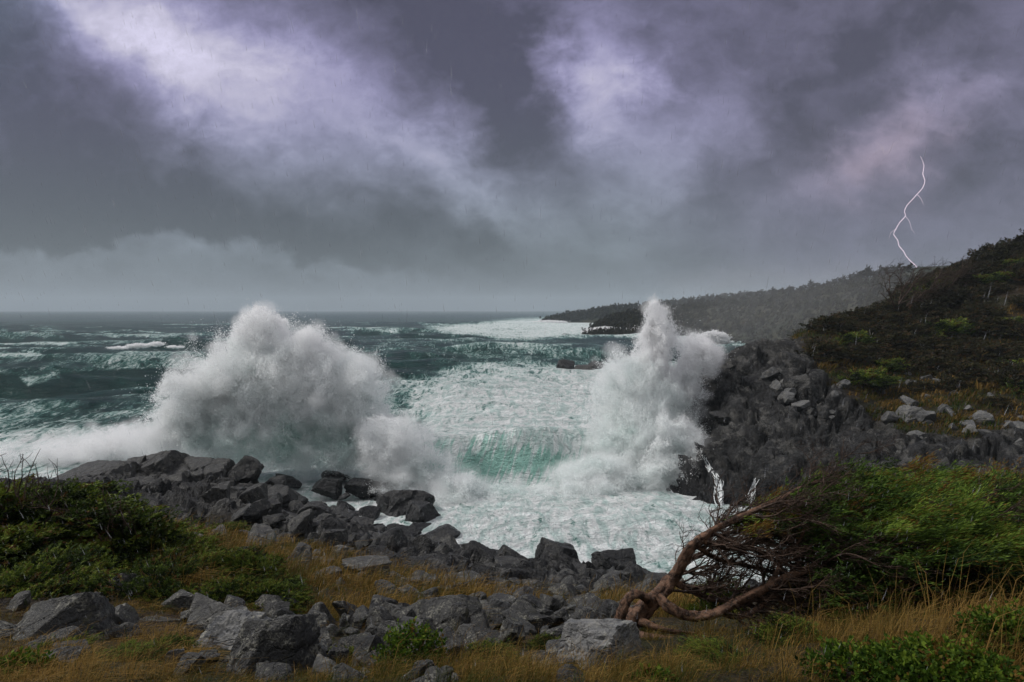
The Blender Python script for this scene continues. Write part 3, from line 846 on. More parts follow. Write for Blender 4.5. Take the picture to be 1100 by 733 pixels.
hero(520, 611, 30, 28, 29, 30, 'blocky black boulder at the left of the shoreline row', M_BOULDER)
hero(552, 618, 36, 26, 29, 31, 'split black boulder just left of the largest shoreline boulder', M_BOULDER)
hero(152.5, 494, 10, 10, 40, 32, 'small round boulder perched on top of the left outcrop', M_BOULDER, sub=3)
hero(172, 563, 34, 22, 24, 33, 'brown grey angular stone on the grass below the left outcrop', M_BOULDER)
hero(202, 564, 36, 28, 23, 34, 'dark brown pyramid stone below the left outcrop', M_BOULDER)
hero(316, 604, 24, 16, 16, 35, 'small grey boulder alone on the golden grass slope', M_NEAR)
hero(245, 552, 40, 30, 30, 36, 'tall dark block on the rocky shelf left of the foam gully', M_BOULDER)
# tilted slabs of the left outcrop
SL = [(-.25, -.3, .92, .5), (0, -.95, .3, .62), (.85, -.2, .35, .85), (-.9, 0, .3, .95), (.1, .6, .8, .62), (0, 0, -1, .7)]
for k, (px, py, w, h, Y, lab) in enumerate([
    (120, 512, 92, 34, 40, 'long tilted black slab at the left end of the outcrop'),
    (166, 504, 66, 34, 41, 'dark domed slab carrying the small perched boulder'),
    (216, 510, 76, 40, 41, 'highest dark crag at the right end of the left outcrop'),
    (150, 530, 100, 24, 37, 'pale wet slab in front of the left outcrop'),
    (226, 533, 84, 24, 36.5, 'wet layered slab under the highest crag'),
    (285, 540, 56, 34, 37, 'dark block where the outcrop meets the foam gully'),
    (300, 562, 70, 30, 32, 'big sloping slab beside the foam gully'),
    (352, 572, 60, 30, 31, 'black blocky slab at the head of the foam gully'),
    (400, 586, 56, 30, 29.5, 'black slab low on the shore below the foam gully'),
    (436, 598, 46, 28, 29, 'dark slab on the shore under the white gully')]):
    hero(px, py, w * 1.45, h * 1.2, Y, 60 + k, lab, M_BOULDER, dep=w * .75, rz=(-.25, .1, .2, -.1, .15, .4, -.3, .2, -.2, .3)[k], planes=SL, name='rock_slab', tilt=(-.05, -.12, .16, -.04, .06, .1, .1, .06, .1, .1)[k])
# rocks standing in the water
for k, (px, py, w, h, Y, lab) in enumerate([
    (388, 524, 40, 18, 47.5, 'low black reef in the foam under the left splash'),
    (310, 515, 30, 12, 48.5, 'small black reef rock at the left end of the low reef'),
    (455, 550, 44, 24, 42, 'steep black sea rock at the edge of the spray bank'),
    (418, 542, 28, 22, 42.5, 'dark rounded rock with water streaming over it'),
    (395, 553, 34, 18, 40, 'flat black rock awash in the foam gully'),
    (372, 545, 26, 18, 41, 'dark rock at the left of the foam gully'),
    (350, 555, 40, 20, 38, 'broad black rock beside the white foam stream'),
    (440, 572, 40, 18, 37, 'half drowned black rock at the mouth of the foam gully'),
    (462, 582, 30, 18, 35, 'black rock below the mouth of the foam gully'),
    (607, 402, 30, 17, 0, 'dark sea rock with a long foam wake in mid cove'),
    (629, 408, 26, 15, 0, 'low sea rock sheathed in foam right of the one with the wake'),
    (617, 414, 18, 11, 0, 'small low sea rock nearest the camera in mid cove'),
    (641, 400, 24, 10, 0, 'flat sea rock farthest right in mid cove'),
    (668, 351, 20, 9, 0, 'small dark stack standing in the surf off the far point'),
    (609, 361, 16, 5, 300, 'tiny dark rock in the far surf left of the point'),
    (352, 522, 34, 20, 46.8, 'black reef rock with a notched top under the left splash'),
    (418, 522, 26, 14, 47.2, 'small reef rock at the right end of the low reef'),
    ]):
    hero(px, py, w, h, sea_y(py + h * .35), 80 + k, lab, M_BOULDER, name='sea_rock', sub=4, rz=.2 * k).location.z += (1.5 if 80 < sea_y(py) < 200 else 0)

rng = np.random.default_rng(5)
hero_xy = [(o_.location.x, o_.location.y, max(o_.scale.x, o_.scale.y)) for o_ in COL.objects if o_.get('category') == 'boulder']
def scatter(n, cand, ok, size, label, group, lib, sink=0.25, flat=(0.55, 0.9), gap=0.75, name='boulder', cat='boulder', cap=26):
    placed = list(hero_xy); made = 0
    x, y = cand(n * 25)
    z, r = height(x, y); zb, _ = base_height(x, y)
    px, py = to_px(x, y, z)
    for k in range(len(x)):
        if made >= n: break
        if not ok(x[k], y[k], zb[k], r[k], px[k], py[k]): continue
        s = min(size(x[k], y[k]), cap * y[k] / FPX)
        if any((x[k] - a) ** 2 + (y[k] - b) ** 2 < (gap * (s + c)) ** 2 for a, b, c in placed): continue
        placed.append((x[k], y[k], s))
        o = bpy.data.objects.new(name, lib[rng.integers(len(lib))]); COL.objects.link(o)
        fl = rng.uniform(*flat)
        o.location = (x[k], y[k], zb[k] + s * fl * (1 - 2 * sink))
        o.scale = (s * rng.uniform(.85, 1.3), s * rng.uniform(.75, 1.05), s * fl)
        o.rotation_euler = (rng.normal(0, .22), rng.normal(0, .22), rng.uniform(0, 6.28))
        tag(o, label, cat, group); made += 1
    return made
U = rng.uniform
RKN = [m_.copy() for m_ in RK]
for m_ in RKN: m_.materials.clear(); m_.materials.append(M_NEAR)
scatter(205, lambda n: (U(-22, 10.5, n), U(19, 42, n)), lambda x, y, z, r, px, py: -0.1 < z < 4.4 and r > 0.45 and y > 19 and px < 760 and not (px < 290 and py < 545 and rng.random() < .75),
        lambda x, y: rng.lognormal(-0.62, 0.42) * (0.8 if y < 24 else 1.0), 'dark grey angular boulder jammed in the pile along the shoreline', 'boulders piled along the shoreline', RK, gap=0.5, cap=20)
def awash(n, label, group):
    for _ in range(n):
        px = rng.uniform(285, 485); py = rng.uniform(512, 586)
        if py > 600 - (485 - px) * .13 or (py < 530 and px > 440): continue
        Y = sea_y(py) ; b = P(px, py, Y); s = rng.lognormal(-.55, .45)
        o = bpy.data.objects.new('sea_rock', RK[rng.integers(len(RK))]); COL.objects.link(o)
        o.location = (b[0], b[1], -.05 + rng.uniform(-.1, .15) * s); o.scale = (s * rng.uniform(.9, 1.6), s, s * rng.uniform(.5, .8)); o.rotation_euler = (rng.normal(0, .15), rng.normal(0, .2), rng.uniform(0, 6))
        tag(o, label, 'sea rock', group)
awash(34, 'wet black rock standing in the white foam of the gully', 'rocks awash in the foam gully')
scatter(130, lambda n: (U(-8, 5, n), U(6, 19, n)), lambda x, y, z, r, px, py: 330 < px < 690 and py > 625 and (px - 330) / 360 > rng.random() * .9,
        lambda x, y: rng.lognormal(-1.75, 0.45) * (0.65 + y / 20), 'grey angular stone strewn in the gully between golden grass tufts', 'stones strewn down the gully', RKN, gap=0.6, cap=19, name='stone', cat='stone')
scatter(95, lambda n: (U(-6, 4, n), U(2.6, 8, n)), lambda x, y, z, r, px, py: 0 < px < 660 and py > 632 and rng.random() < (.5 if px < 200 else .95),
        lambda x, y: rng.lognormal(-2.15, 0.55) * (.6 + y / 9), 'small grey stone bedded in the near turf', 'small stones in the near turf', RKN, gap=0.7, cap=21, name='stone', cat='stone')
scatter(22, lambda n: (U(-16, -1, n), U(10, 25, n)), lambda x, y, z, r, px, py: 190 < px < 470 and r < 0.6,
        lambda x, y: rng.lognormal(-1.25, 0.4), 'grey stone half buried in the golden grass slope', 'stones on the grass slope', RKN, gap=1.2, name='stone', cat='stone')
scatter(40, lambda n: (U(17, 44, n), U(38, 62, n)), lambda x, y, z, r, px, py: (820 < px < 990 and 395 < py < 478 and r > .25 and abs(py - (415 + (px - 860) * .42)) < 34) or (px > 990 and 440 < py < 480),
        lambda x, y: rng.lognormal(-0.55, 0.4), 'pale grey rock on the upper edge of the right cliff', 'pale rocks along the cliff edge', RKP, gap=0.55, sink=.36, name='rock', cat='rock')
scatter(9, lambda n: (U(12, 30, n), U(42, 66, n)), lambda x, y, z, r, px, py: 735 < px < 900 and 378 < py < 450 and r > .5,
        lambda x, y: rng.lognormal(-0.35, 0.35), 'dark jagged rock on the nose of the right headland', 'jagged rocks on the headland nose', RK, gap=0.6, sink=.4, name='rock', cat='rock')

scatter(26, lambda n: (U(20, 44, n), U(40, 66, n)), lambda x, y, z, r, px, py: 870 < px < 1100 and 400 < py < 490 and r < .6,
        lambda x, y: rng.lognormal(-0.75, 0.4), 'small grey rock in the orange grass above the cliff', 'rocks in the grass above the cliff', RKP, gap=1.0, sink=.35, name='rock', cat='rock')

# ================================================================== VEGETATION
WIND = np.array((1.0, 0.12, 0.10))
def leaf_cloud(base, dirs, length, nleaf, ll, lw, rng, spread=0.6, droop=0.0, tint=None):
    """Sprays of small leaves: n sprays, each nleaf rhombic leaves along a twig."""
    n = len(base)
    t = rng.random((n, nleaf)); length = np.broadcast_to(np.asarray(length, float), (n,))
    pos = base[:, None] + dirs[:, None] * (t * length[:, None])[..., None]
    pos[..., 2] -= droop * t * t * length[:, None]
    pos += rng.normal(0, 1, pos.shape) * (length[:, None, None] * 0.06)
    ld = unit(dirs[:, None] + spread * unit(rng.normal(size=(n, nleaf, 3))))
    sd = unit(np.cross(ld, rng.normal(size=(n, nleaf, 3))))
    L = ll * rng.uniform(.6, 1.3, (n, nleaf, 1)); Wd = lw * rng.uniform(.7, 1.2, (n, nleaf, 1))
    V = np.stack((pos, pos + ld * L * .45 + sd * Wd, pos + ld * L, pos + ld * L * .45 - sd * Wd), 2)
    tt = np.broadcast_to((tint if tint is not None else rng.random(n))[:, None], (n, nleaf)) + 0.10 * rng.normal(size=(n, nleaf)) + 0.12 * (t - .5)
    F = np.arange(n * nleaf * 4).reshape(-1, 4)
    return V.reshape(-1, 3), F, np.repeat(np.clip(tt, 0, 1).ravel(), 4)

def merge(parts):
    V, F, T = [], [], []; k = 0
    for v, f, t in parts:
        V.append(v); F.append(f + k); T.append(t); k += len(v)
    return np.concatenate(V), np.concatenate(F), np.concatenate(T)

def tube(pts_, rad, sides=7, sub=4, rough=0.0, seed=0):
    """Tapered limb along a smooth curve."""
    p = np.array(pts_, float); n = len(p); r = np.array(rad, float)
    if sub > 1 and n > 2:
        q = np.concatenate((2 * p[:1] - p[1:2], p, 2 * p[-1:] - p[-2:-1]))
        out, ro = [], []
        for i in range(n - 1):
            a, b, c, d = q[i:i + 4]
            for k in range(sub):
                t = k / sub
                out.append(0.5 * (2 * b + (c - a) * t + (2 * a - 5 * b + 4 * c - d) * t * t + (3 * b - a - 3 * c + d) * t ** 3))
                ro.append(r[i] * (1 - t) + r[i + 1] * t)
        out.append(p[-1]); ro.append(r[-1]); p = np.array(out); r = np.array(ro)
    n = len(p)
    T = unit(np.gradient(p, axis=0))
    ref = np.array((0.13, 0.31, 0.94))
    A = np.cross(T, ref); bad = np.linalg.norm(A, axis=1) < .15
    A[bad] = np.cross(T[bad], np.array((1, 0, 0))); A = unit(A); B = np.cross(T, A)
    th = np.linspace(0, 2 * math.pi, sides, endpoint=False)
    ring = np.cos(th)[None, :, None] * A[:, None] + np.sin(th)[None, :, None] * B[:, None]
    rr = np.repeat(r[:, None], sides, 1)
    if rough:
        s_ = (p[:, None] + ring * r[:, None, None]).reshape(-1, 3)
        ph = np.arange(n)[:, None] * .16
        rr = rr * (1 + rough * fbm(s_ * 9, 4, seed).reshape(n, sides) + rough * .55 * np.sin(th[None] * 3 + seed + ph) + rough * .5 * (1 - 2 * np.abs(np.sin(th[None] * 4.0 + ph * 1.7 + 1.2 * fbm(s_ * 3, 2, seed + 3).reshape(n, sides)))))
    V = (p[:, None] + ring * rr[..., None]).reshape(-1, 3)
    i = np.arange((n - 1) * sides).reshape(n - 1, sides); j = np.roll(i, -1, 1)
    F = np.stack((i, j, j + sides, i + sides), 2).reshape(-1, 4)
    return V, F, np.zeros(len(V))

def curve_pts(a, d, length, n, rng, wob=.25, bend=None):
    out = [np.array(a, float)]; d = unit(np.array(d, float)); st = length / n
    for k in range(n):
        d = unit(d + rng.normal(0, wob, 3) + (bend if bend is not None else 0))
        out.append(out[-1] + d * st)
    return np.array(out)

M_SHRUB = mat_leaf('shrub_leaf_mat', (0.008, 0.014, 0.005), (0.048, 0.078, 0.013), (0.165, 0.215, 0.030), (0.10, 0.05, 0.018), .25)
M_SCRUB = mat_leaf('scrub_leaf_mat', (0.014, 0.013, 0.008), (0.031, 0.030, 0.013), (0.052, 0.052, 0.018), (0.070, 0.040, 0.020), .2)
M_PINE = mat_leaf('conifer_leaf_mat', (0.012, 0.026, 0.008), (0.070, 0.125, 0.020), (0.190, 0.275, 0.040), (0.150, 0.080, 0.018), .28)
M_HERB = mat_leaf('herb_leaf_mat', (0.012, 0.026, 0.006), (0.042, 0.085, 0.010), (0.130, 0.190, 0.020), (0.15, 0.085, 0.02), .35)
M_GRASS = mat_leaf('grass_mat', (0.028, 0.052, 0.008), (0.125, 0.080, 0.018), (0.300, 0.185, 0.052), (0.110, 0.060, 0.022), .3)
M_BARK = mat_bark('bark_mat', (0.022, 0.012, 0.008), (0.175, 0.098, 0.062))
M_TWIG = mat_bark('twig_mat', (0.028, 0.018, 0.013), (0.075, 0.046, 0.032))
M_BONE = mat_bark('dead_wood_mat', (0.22, 0.21, 0.19), (0.42, 0.40, 0.37))

def shrub_mesh(seed, n, nleaf, ll, lw, wind=.5, length=.30, brown=.08):
    """Unit dome of foliage pads with gaps, and its inner stems."""
    rng = np.random.default_rng(seed)
    nc = 34
    cd = unit(rng.normal(size=(nc, 3))); cd[:, 2] = np.abs(cd[:, 2]) * .9 + .05; cd = unit(cd)
    cr = rng.uniform(.62, .98, nc)
    k = rng.integers(0, nc, n)
    pad = rng.normal(0, 1, (n, 3)) * np.array((.15, .15, .06))
    base = cd[k] * cr[k][:, None] + pad
    low = rng.random(n) < .25
    base[low] *= rng.uniform(.4, .9, (low.sum(), 1))
    base[:, 2] = np.maximum(base[:, 2], .02)
    d = unit(base * 0.8 + WIND * wind + rng.normal(0, .35, (n, 3)) + np.array((0, 0, .25)))
    top = np.clip(pad[:, 2] / .07 * .24 + .36 + rng.normal(0, .2, nc)[k] + .14 * rng.normal(size=n), 0, .86)  # pad tops tinted lighter, undersides darker: shading put into the leaf colour
    dead = rng.random(n) < brown
    top[dead] = 1.0
    fol = leaf_cloud(base, d, length * rng.uniform(.6, 1.2, n), nleaf, ll, lw, rng, .75, .1, top)
    st = []
    for _ in range(26):
        e = cd[rng.integers(nc)] * rng.uniform(.7, 1.05) + rng.normal(0, .05, 3)
        st.append(tube(np.array([(rng.normal(0, .12), rng.normal(0, .12), -.05), e * .5 + (0, 0, .1), e]), (.028, .016, .005), 5, 3))
    return fol, merge(st)
def make_shrub(seed, mat, n=900, nleaf=26, ll=.075, lw=.016, wind=.5, length=.3, brown=.08, name='shrub'):
    fol, st = shrub_mesh(seed, n, nleaf, ll, lw, wind, length, brown)
    mf = mesh_np('foliage', fol[0], [fol[1]], {'tint': fol[2]}, False); mf.materials.append(mat)
    ms = mesh_np('stem', st[0], [st[1]]); ms.materials.append(M_TWIG)
    def place(loc, scale, rz, label, cat='shrub', group=None):
        r = empty(name, loc, rz); r.scale = scale
        link('foliage', mf, None, r); link('stem', ms, None, r)
        return tag(r, label, cat, group)
    return place
SH = [make_shrub(200 + k, M_SHRUB, 3400, 30, .045, .0085, length=.16) for k in range(3)]
# dark juniper-like shrubs of the left bank: (px, py at base, depth, half width px, height px, label)
for k, (px, py, Y, w, h, lab) in enumerate([
    (25, 600, 8.6, 120, 92, 'tall dark green shrub at the left edge under bare twigs'),
    (185, 640, 8.0, 60, 52, 'dense shrub filling the dip between the upper and lower shrubs of the left bank'),
    (90, 634, 8.0, 70, 56, 'dark shrub in the middle of the left bank behind the bright tipped one'),
    (240, 634, 8.6, 50, 44, 'dark shrub just behind the rounded green one at the right of the left bank'),
    (120, 612, 9.0, 95, 74, 'spreading dark shrub with bare twigs on its crest'),
    (190, 622, 9.4, 62, 46, 'low shrub where the dark bank slopes down to the right'),
    (40, 655, 7.0, 85, 62, 'bright tipped shrub above the wedge shaped boulder'),
    (135, 662, 7.0, 76, 58, 'bushy green shrub in the middle of the left bank'),
    (215, 662, 7.2, 62, 44, 'dark mounded shrub above the long layered slab'),
    (290, 660, 7.4, 46, 36, 'rounded green shrub at the right end of the left bank'),
    (262, 618, 10.5, 34, 32, 'small green shrub on the crest above the golden slope'),
    (345, 628, 13.0, 26, 16, 'tiny round shrub alone on the golden slope'),
    (245, 572, 24, 22, 12, 'little dark shrub below the left outcrop'),
    ]):
    s = Y / FPX; b = P(px, py, Y)
    SH[k % 3](b, (w * s, w * s * .8, h * s * .80), k * 1.3, lab, 'shrub')
for k, (px, py, Y, w, h, lab) in enumerate([
    (180, 706, 4.3, 30, 16, 'low green cushion plant left of the biggest foreground boulder'), (52, 712, 3.9, 44, 16, 'low green cushion plant in front of the wedge shaped boulder'),
    (366, 716, 4.2, 26, 16, 'low green cushion plant right of the biggest foreground boulder'), (526, 712, 4.4, 34, 16, 'low green cushion plant between the leafy shrub and the pale block'),
    (585, 690, 5.2, 22, 12, 'tiny green cushion plant behind the pale block'), (770, 712, 3.9, 44, 18, 'low green cushion plant in the grass below the curved limb'),
    (850, 700, 4.2, 48, 22, 'low dark cushion plant at the edge of the shade under the crown'), (300, 632, 9.5, 34, 20, 'dark cushion shrub at the foot of the golden slope'),
    (130, 716, 3.7, 40, 14, 'flat green cushion plant at the bottom left between stones')]):
    s = Y / FPX; b = P(px, py, Y); b[2] = hz(b[0], b[1]) - .02
    SH[k % 3](b, (w * s, w * s * .8, h * s), k * 1.7, lab, 'plant')
# bare twigs standing out of the left bank
rg = np.random.default_rng(77)
tw = []
for _ in range(60):
    px = rg.uniform(-20, 150); py = 522 + px * .34 + rg.uniform(-6, 24); Y = rg.uniform(8.2, 9.6)
    c = curve_pts(P(px, py, Y), (rg.uniform(-.5, .35), 0, 1), rg.uniform(.3, .75), 5, rg, .22)
    tw.append(tube(c, np.linspace(.010, .003, 6), 4, 2))
    for _ in range(3):
        j = rg.integers(2, 5); d = unit(c[j] - c[j - 1]) + rg.normal(0, .6, 3)
        c2 = curve_pts(c[j], d, rg.uniform(.1, .3), 3, rg, .25); tw.append(tube(c2, (.005, .004, .003, .002), 3, 1))
v, f, t = merge(tw)
tag(link('bare_twigs', mesh_np('bare_twigs', v, [f]), M_TWIG), 'tangle of bare leafless twigs sticking up from the left bank', 'twigs', kind='stuff')

# ------------------------------------------------------------------ the twisted tree
def Z(u, v, Y): return P(650 + u / 2.444, 480 + v / 2.444, Y)
tree = empty('windswept_tree', Z(60, 470, 5.6))
tag(tree, 'twisted conifer with bare red brown trunks and green crown swept to the right', 'tree')
tb = np.array(tree.location)
def part(name, parts_, mat, smooth=True, parent=tree):
    v, f, t = merge(parts_)
    o = link(name, mesh_np(name, v - tb, [f], {'tint': t}, smooth), mat, parent)
    return o
def limb(pl, rad, seed, sides=11):
    return tube([Z(*q) for q in pl], np.array(rad) * .60, max(sides, 9) * 2, 9, .24, seed)
part('trunk', [limb([(30, 500, 5.5), (62, 462, 5.55), (100, 425, 5.6), (140, 388, 5.65), (172, 352, 5.7), (198, 312, 5.7), (222, 268, 5.7), (252, 240, 5.75)], (.17, .15, .135, .11, .095, .082, .075, .07), 1),
               limb([(30, 480, 5.45), (44, 440, 5.4), (58, 405, 5.4), (80, 388, 5.4), (108, 398, 5.5), (120, 415, 5.55)], (.085, .075, .07, .062, .06, .06), 2, 9)], M_BARK)
limbs = {
 'A': ([(252, 240, 5.75), (292, 214, 5.8), (345, 190, 5.85), (400, 165, 5.9), (455, 140, 6.0), (520, 105, 6.1), (590, 78, 6.2)], (.066, .052, .045, .040, .034, .026, .014)),
 'B': ([(140, 392, 5.6), (178, 428, 5.5), (232, 446, 5.5), (292, 438, 5.5), (352, 404, 5.55), (420, 372, 5.6), (472, 345, 5.6), (530, 324, 5.65), (572, 302, 5.7), (580, 262, 5.7), (572, 215, 5.75), (600, 160, 5.8)], (.080, .078, .072, .068, .062, .056, .054, .048, .044, .036, .030, .018)),
 'C': ([(176, 352, 5.75), (220, 376, 5.8), (272, 398, 5.85), (330, 405, 5.9), (380, 415, 6.0), (440, 452, 6.1), (520, 470, 6.2)], (.055, .048, .042, .040, .036, .030, .02)),
 'D': ([(250, 246, 5.75), (320, 266, 5.8), (372, 262, 5.85), (412, 232, 5.9), (440, 190, 5.95), (500, 160, 6.0)], (.048, .042, .036, .030, .022, .012)),
 'E': ([(240, 262, 5.75), (300, 296, 5.9), (372, 312, 6.0), (450, 330, 6.1), (540, 345, 6.2), (650, 340, 6.3), (760, 322, 6.4)], (.04, .034, .032, .03, .028, .026, .02)),
 'F': ([(572, 302, 5.7), (640, 318, 5.8), (720, 330, 5.9), (810, 322, 6.0), (900, 300, 6.1), (1000, 290, 6.2), (1090, 270, 6.3)], (.04, .042, .045, .045, .04, .034, .024)),
 'H': ([(150, 380, 5.75), (190, 340, 5.9), (215, 300, 6.0), (262, 280, 6.1), (318, 232, 6.1), (360, 215, 6.15), (420, 180, 6.2)], (.05, .042, .038, .034, .028, .024, .014)),
 'I': ([(300, 436, 5.5), (352, 446, 5.55), (395, 430, 5.6), (440, 400, 5.7), (500, 392, 5.8), (570, 400, 5.9)], (.045, .04, .036, .03, .026, .014)),
 'J': ([(420, 372, 5.6), (452, 330, 5.65), (470, 280, 5.7), (508, 250, 5.75), (540, 190, 5.85), (600, 150, 5.9)], (.04, .036, .032, .028, .022, .012)),
 'G': ([(745, 400, 5.9), (760, 350, 5.95), (772, 310, 6.0), (800, 255, 6.05), (860, 190, 6.1), (930, 120, 6.2)], (.075, .065, .055, .045, .034, .018)),
}
for k, (pl, rad) in limbs.items():
    part('limb', [limb(pl, rad, ord(k), 9)], M_BARK)
part('root', [limb([(60, 478, 5.4), (110, 500, 5.25), (170, 505, 5.2), (230, 522, 5.1)], (.075, .05, .035, .015), 5, 8),
              limb([(40, 480, 5.5), (5, 500, 5.5), (-50, 520, 5.4)], (.09, .05, .02), 6, 8),
              limb([(90, 460, 5.5), (150, 480, 5.4), (220, 490, 5.4), (330, 500, 5.4)], (.07, .04, .03, .012), 7, 8)], M_BARK)
# secondary branches and twigs
rg = np.random.default_rng(12)
twig, ends = [], []
def grow(a, d, ln, rad, lvl):
    c = curve_pts(a, d, ln, 5, rg, .22, np.array((.05, 0, .015)))
    twig.append(tube(c, np.linspace(rad, rad * .35, 6), 5 if lvl < 2 else 3, 2 if lvl < 2 else 1))
    if lvl < 3:
        for _ in range((6, 5, 4)[lvl]):
            j = rg.integers(1, 6); dd = unit(c[j] - c[j - 1]) * .7 + unit(rg.normal(size=3)) * np.array((.7, .75, .45)) + WIND * .3
            grow(c[j], dd, ln * rg.uniform(.4, .7), rad * .5, lvl + 1)
    else:
        ends.append((c[-1], unit(c[-1] - c[-2])))
for k, (pl, rad) in limbs.items():
    q = [Z(*p) for p in pl]
    for i in range(1, len(q)):
        for _ in range({'A': 4, 'B': 2, 'C': 2, 'D': 4, 'E': 3, 'F': 3, 'G': 3, 'H': 3, 'I': 2, 'J': 3}[k]):
            t = rg.random(); a = q[i - 1] * (1 - t) + q[i] * t
            if k == 'B' and i < 4: continue
            up = .05 if k in 'ADG' else .0
            grow(a, WIND * .9 + unit(rg.normal(size=3)) * np.array((.6, .9, .34)) + np.array((0, 0, up)), rg.uniform(.3, .62), rad[i] * .28 + .003, 0)
    print('limb', k, len(twig))
part('twigs', twig, M_TWIG)
# crown: swept pads of foliage (zoom coordinates, depth, half sizes px, number, tint)
pads = []
def pad(u, v, Y, ru, rv, n, tint, brown=.12, ang=-.25, seed=0):
    rng = np.random.default_rng(seed + int(u * 3 + v))
    s = Y / FPX / 2.444
    c = Z(u, v, Y)
    nt = max(4, n // 13)                       # tufts: fans of twigs that share one foot
    tc = rng.normal(0, .55, (nt, 3)) * np.array((ru * s, .30, rv * s))
    td = unit(WIND + np.array((0, 0, math.tan(-ang))) + rng.normal(0, 1, (nt, 3)) * np.array((.14, .22, .11)))
    tl = rng.uniform(.20, .48, nt)
    toff = rng.normal(0, .20, nt) + .18 * np.clip(tc[:, 2] / (rv * s), -1.5, 1.5)  # higher tufts brighter, lower ones darker: light and shade painted into the tint
    tdead = rng.random(nt) < brown * .75
    k = rng.integers(0, nt, n)
    base = c + tc[k] + rng.normal(0, .02, (n, 3)) + td[k] * rng.uniform(0, .5, (n, 1)) * tl[k][:, None]
    sp = rng.normal(0, 1, (n, 3)) * np.array((.14, .28, .10))
    d = unit(td[k] + sp)
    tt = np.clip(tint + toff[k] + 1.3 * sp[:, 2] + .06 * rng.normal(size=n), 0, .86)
    tt[tdead[k]] = 1.0
    tt[rng.random(n) < brown * .3] = 1.0
    pads.append(leaf_cloud(base, d, tl[k] * rng.uniform(.5, .95, n), 30, .050, .0034, rng, .27, .06, tt))
for u, v, Y, ru, rv, n, tint, br in [
    (345, 178, 5.85, 45, 14, 70, .45, .25), (420, 150, 5.95, 50, 16, 110, .42, .4), (470, 118, 6.0, 50, 20, 150, .4, .5),
    (545, 82, 6.1, 60, 24, 240, .45, .32), (620, 70, 6.1, 60, 22, 260, .55, .2), (700, 72, 6.1, 55, 18, 200, .6, .12), (760, 60, 6.15, 35, 8, 60, .6, .2),
    (570, 130, 6.0, 60, 30, 260, .42, .4), (660, 125, 5.9, 70, 30, 340, .55, .12), (740, 110, 5.9, 50, 18, 180, .6, .1),
    (640, 185, 5.8, 60, 30, 260, .4, .25), (735, 175, 5.7, 80, 32, 420, .58, .06), (820, 160, 5.8, 60, 26, 280, .62, .06), (890, 120, 5.9, 36, 14, 120, .66, .08),
    (800, 215, 5.65, 90, 30, 420, .55, .06), (900, 205, 5.7, 80, 34, 400, .52, .06), (980, 220, 5.8, 80, 30, 340, .5, .06), (870, 250, 5.6, 90, 22, 320, .48, .08),
    (680, 245, 5.8, 60, 26, 200, .3, .25), (950, 260, 5.7, 80, 22, 260, .42, .06), (1040, 250, 5.8, 60, 28, 260, .38, .08), (1100, 240, 5.9, 60, 40, 300, .35, .1),
    (870, 85, 6.6, 40, 16, 130, .5, .35), (930, 50, 6.7, 50, 14, 160, .45, .5), (1000, 60, 6.7, 60, 18, 200, .45, .5), (1070, 75, 6.6, 50, 24, 220, .45, .4), (1050, 130, 6.5, 60, 30, 240, .4, .3), (1110, 150, 6.4, 50, 40, 240, .35, .25),
    (985, 130, 6.4, 50, 20, 140, .4, .3), (760, 30, 6.3, 22, 6, 36, .5, .6), (790, 15, 6.35, 22, 5, 40, .5, .7),
    (700, 300, 6.1, 80, 20, 120, .15, .1), (850, 320, 6.1, 100, 20, 180, .15, .08), (1000, 330, 6.0, 100, 24, 220, .15, .08), (560, 340, 6.2, 80, 18, 90, .12, .15),  # low pads from here down: shade beneath the crown painted as dark tint
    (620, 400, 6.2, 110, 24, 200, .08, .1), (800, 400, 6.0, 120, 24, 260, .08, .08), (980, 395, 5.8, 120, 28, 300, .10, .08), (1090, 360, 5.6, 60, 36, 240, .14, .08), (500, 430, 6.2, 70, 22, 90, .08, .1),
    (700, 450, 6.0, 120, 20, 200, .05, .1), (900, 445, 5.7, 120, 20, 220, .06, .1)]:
    pad(u, v + 14 + 44 * max(0, 1 - v / 400), Y, ru * .92, rv * .5, int(n * 1.0), tint - .04, br, ang=-.22, seed=3)
v, f, t = merge(pads)
e_p = np.array([e[0] for e in ends]); e_d = np.array([e[1] for e in ends])
sel = (np.random.default_rng(4).random(len(e_p)) < .30) & (e_p[:, 0] > Z(470, 0, 6)[0])
top_ = 11.9 + .62 * np.clip((e_p[:, 0] - 1.9) / 1.6, 0, 1)            # the crown is shorn flat by the wind
sel &= e_p[:, 2] < top_
e_p, e_d = e_p[sel], unit(e_d[sel] + WIND * .8)
print('ends', len(e_p), e_p.min(0), e_p.max(0), v.min(0), v.max(0))
x2 = leaf_cloud(e_p, e_d, .14, 16, .04, .006, np.random.default_rng(6), .45, .03, np.random.default_rng(8).uniform(.1, .55, len(e_p)))
v, f, t = merge([(v, f, t), x2])
link('crown', mesh_np('crown', v - tb, [f], {'tint': t}, False), M_PINE, tree)
# a broad dark shrub fills the shade under and behind the crown
for k, (px, py, Y, w, h, lab) in enumerate([
    (775, 668, 9.2, 34, 44, 'small dark green shrub behind the forked trunk'),
    (930, 690, 6.4, 70, 44, 'dark undergrowth shrub in the shade of the windswept tree'),
    (1060, 680, 6.2, 80, 64, 'dense dark shrub at the right edge below the swept crown')]):
    s = Y / FPX
    SH[k % 3](P(px, py, Y), (w * s, w * s * .7, h * s), k * 2.0, lab, 'shrub')

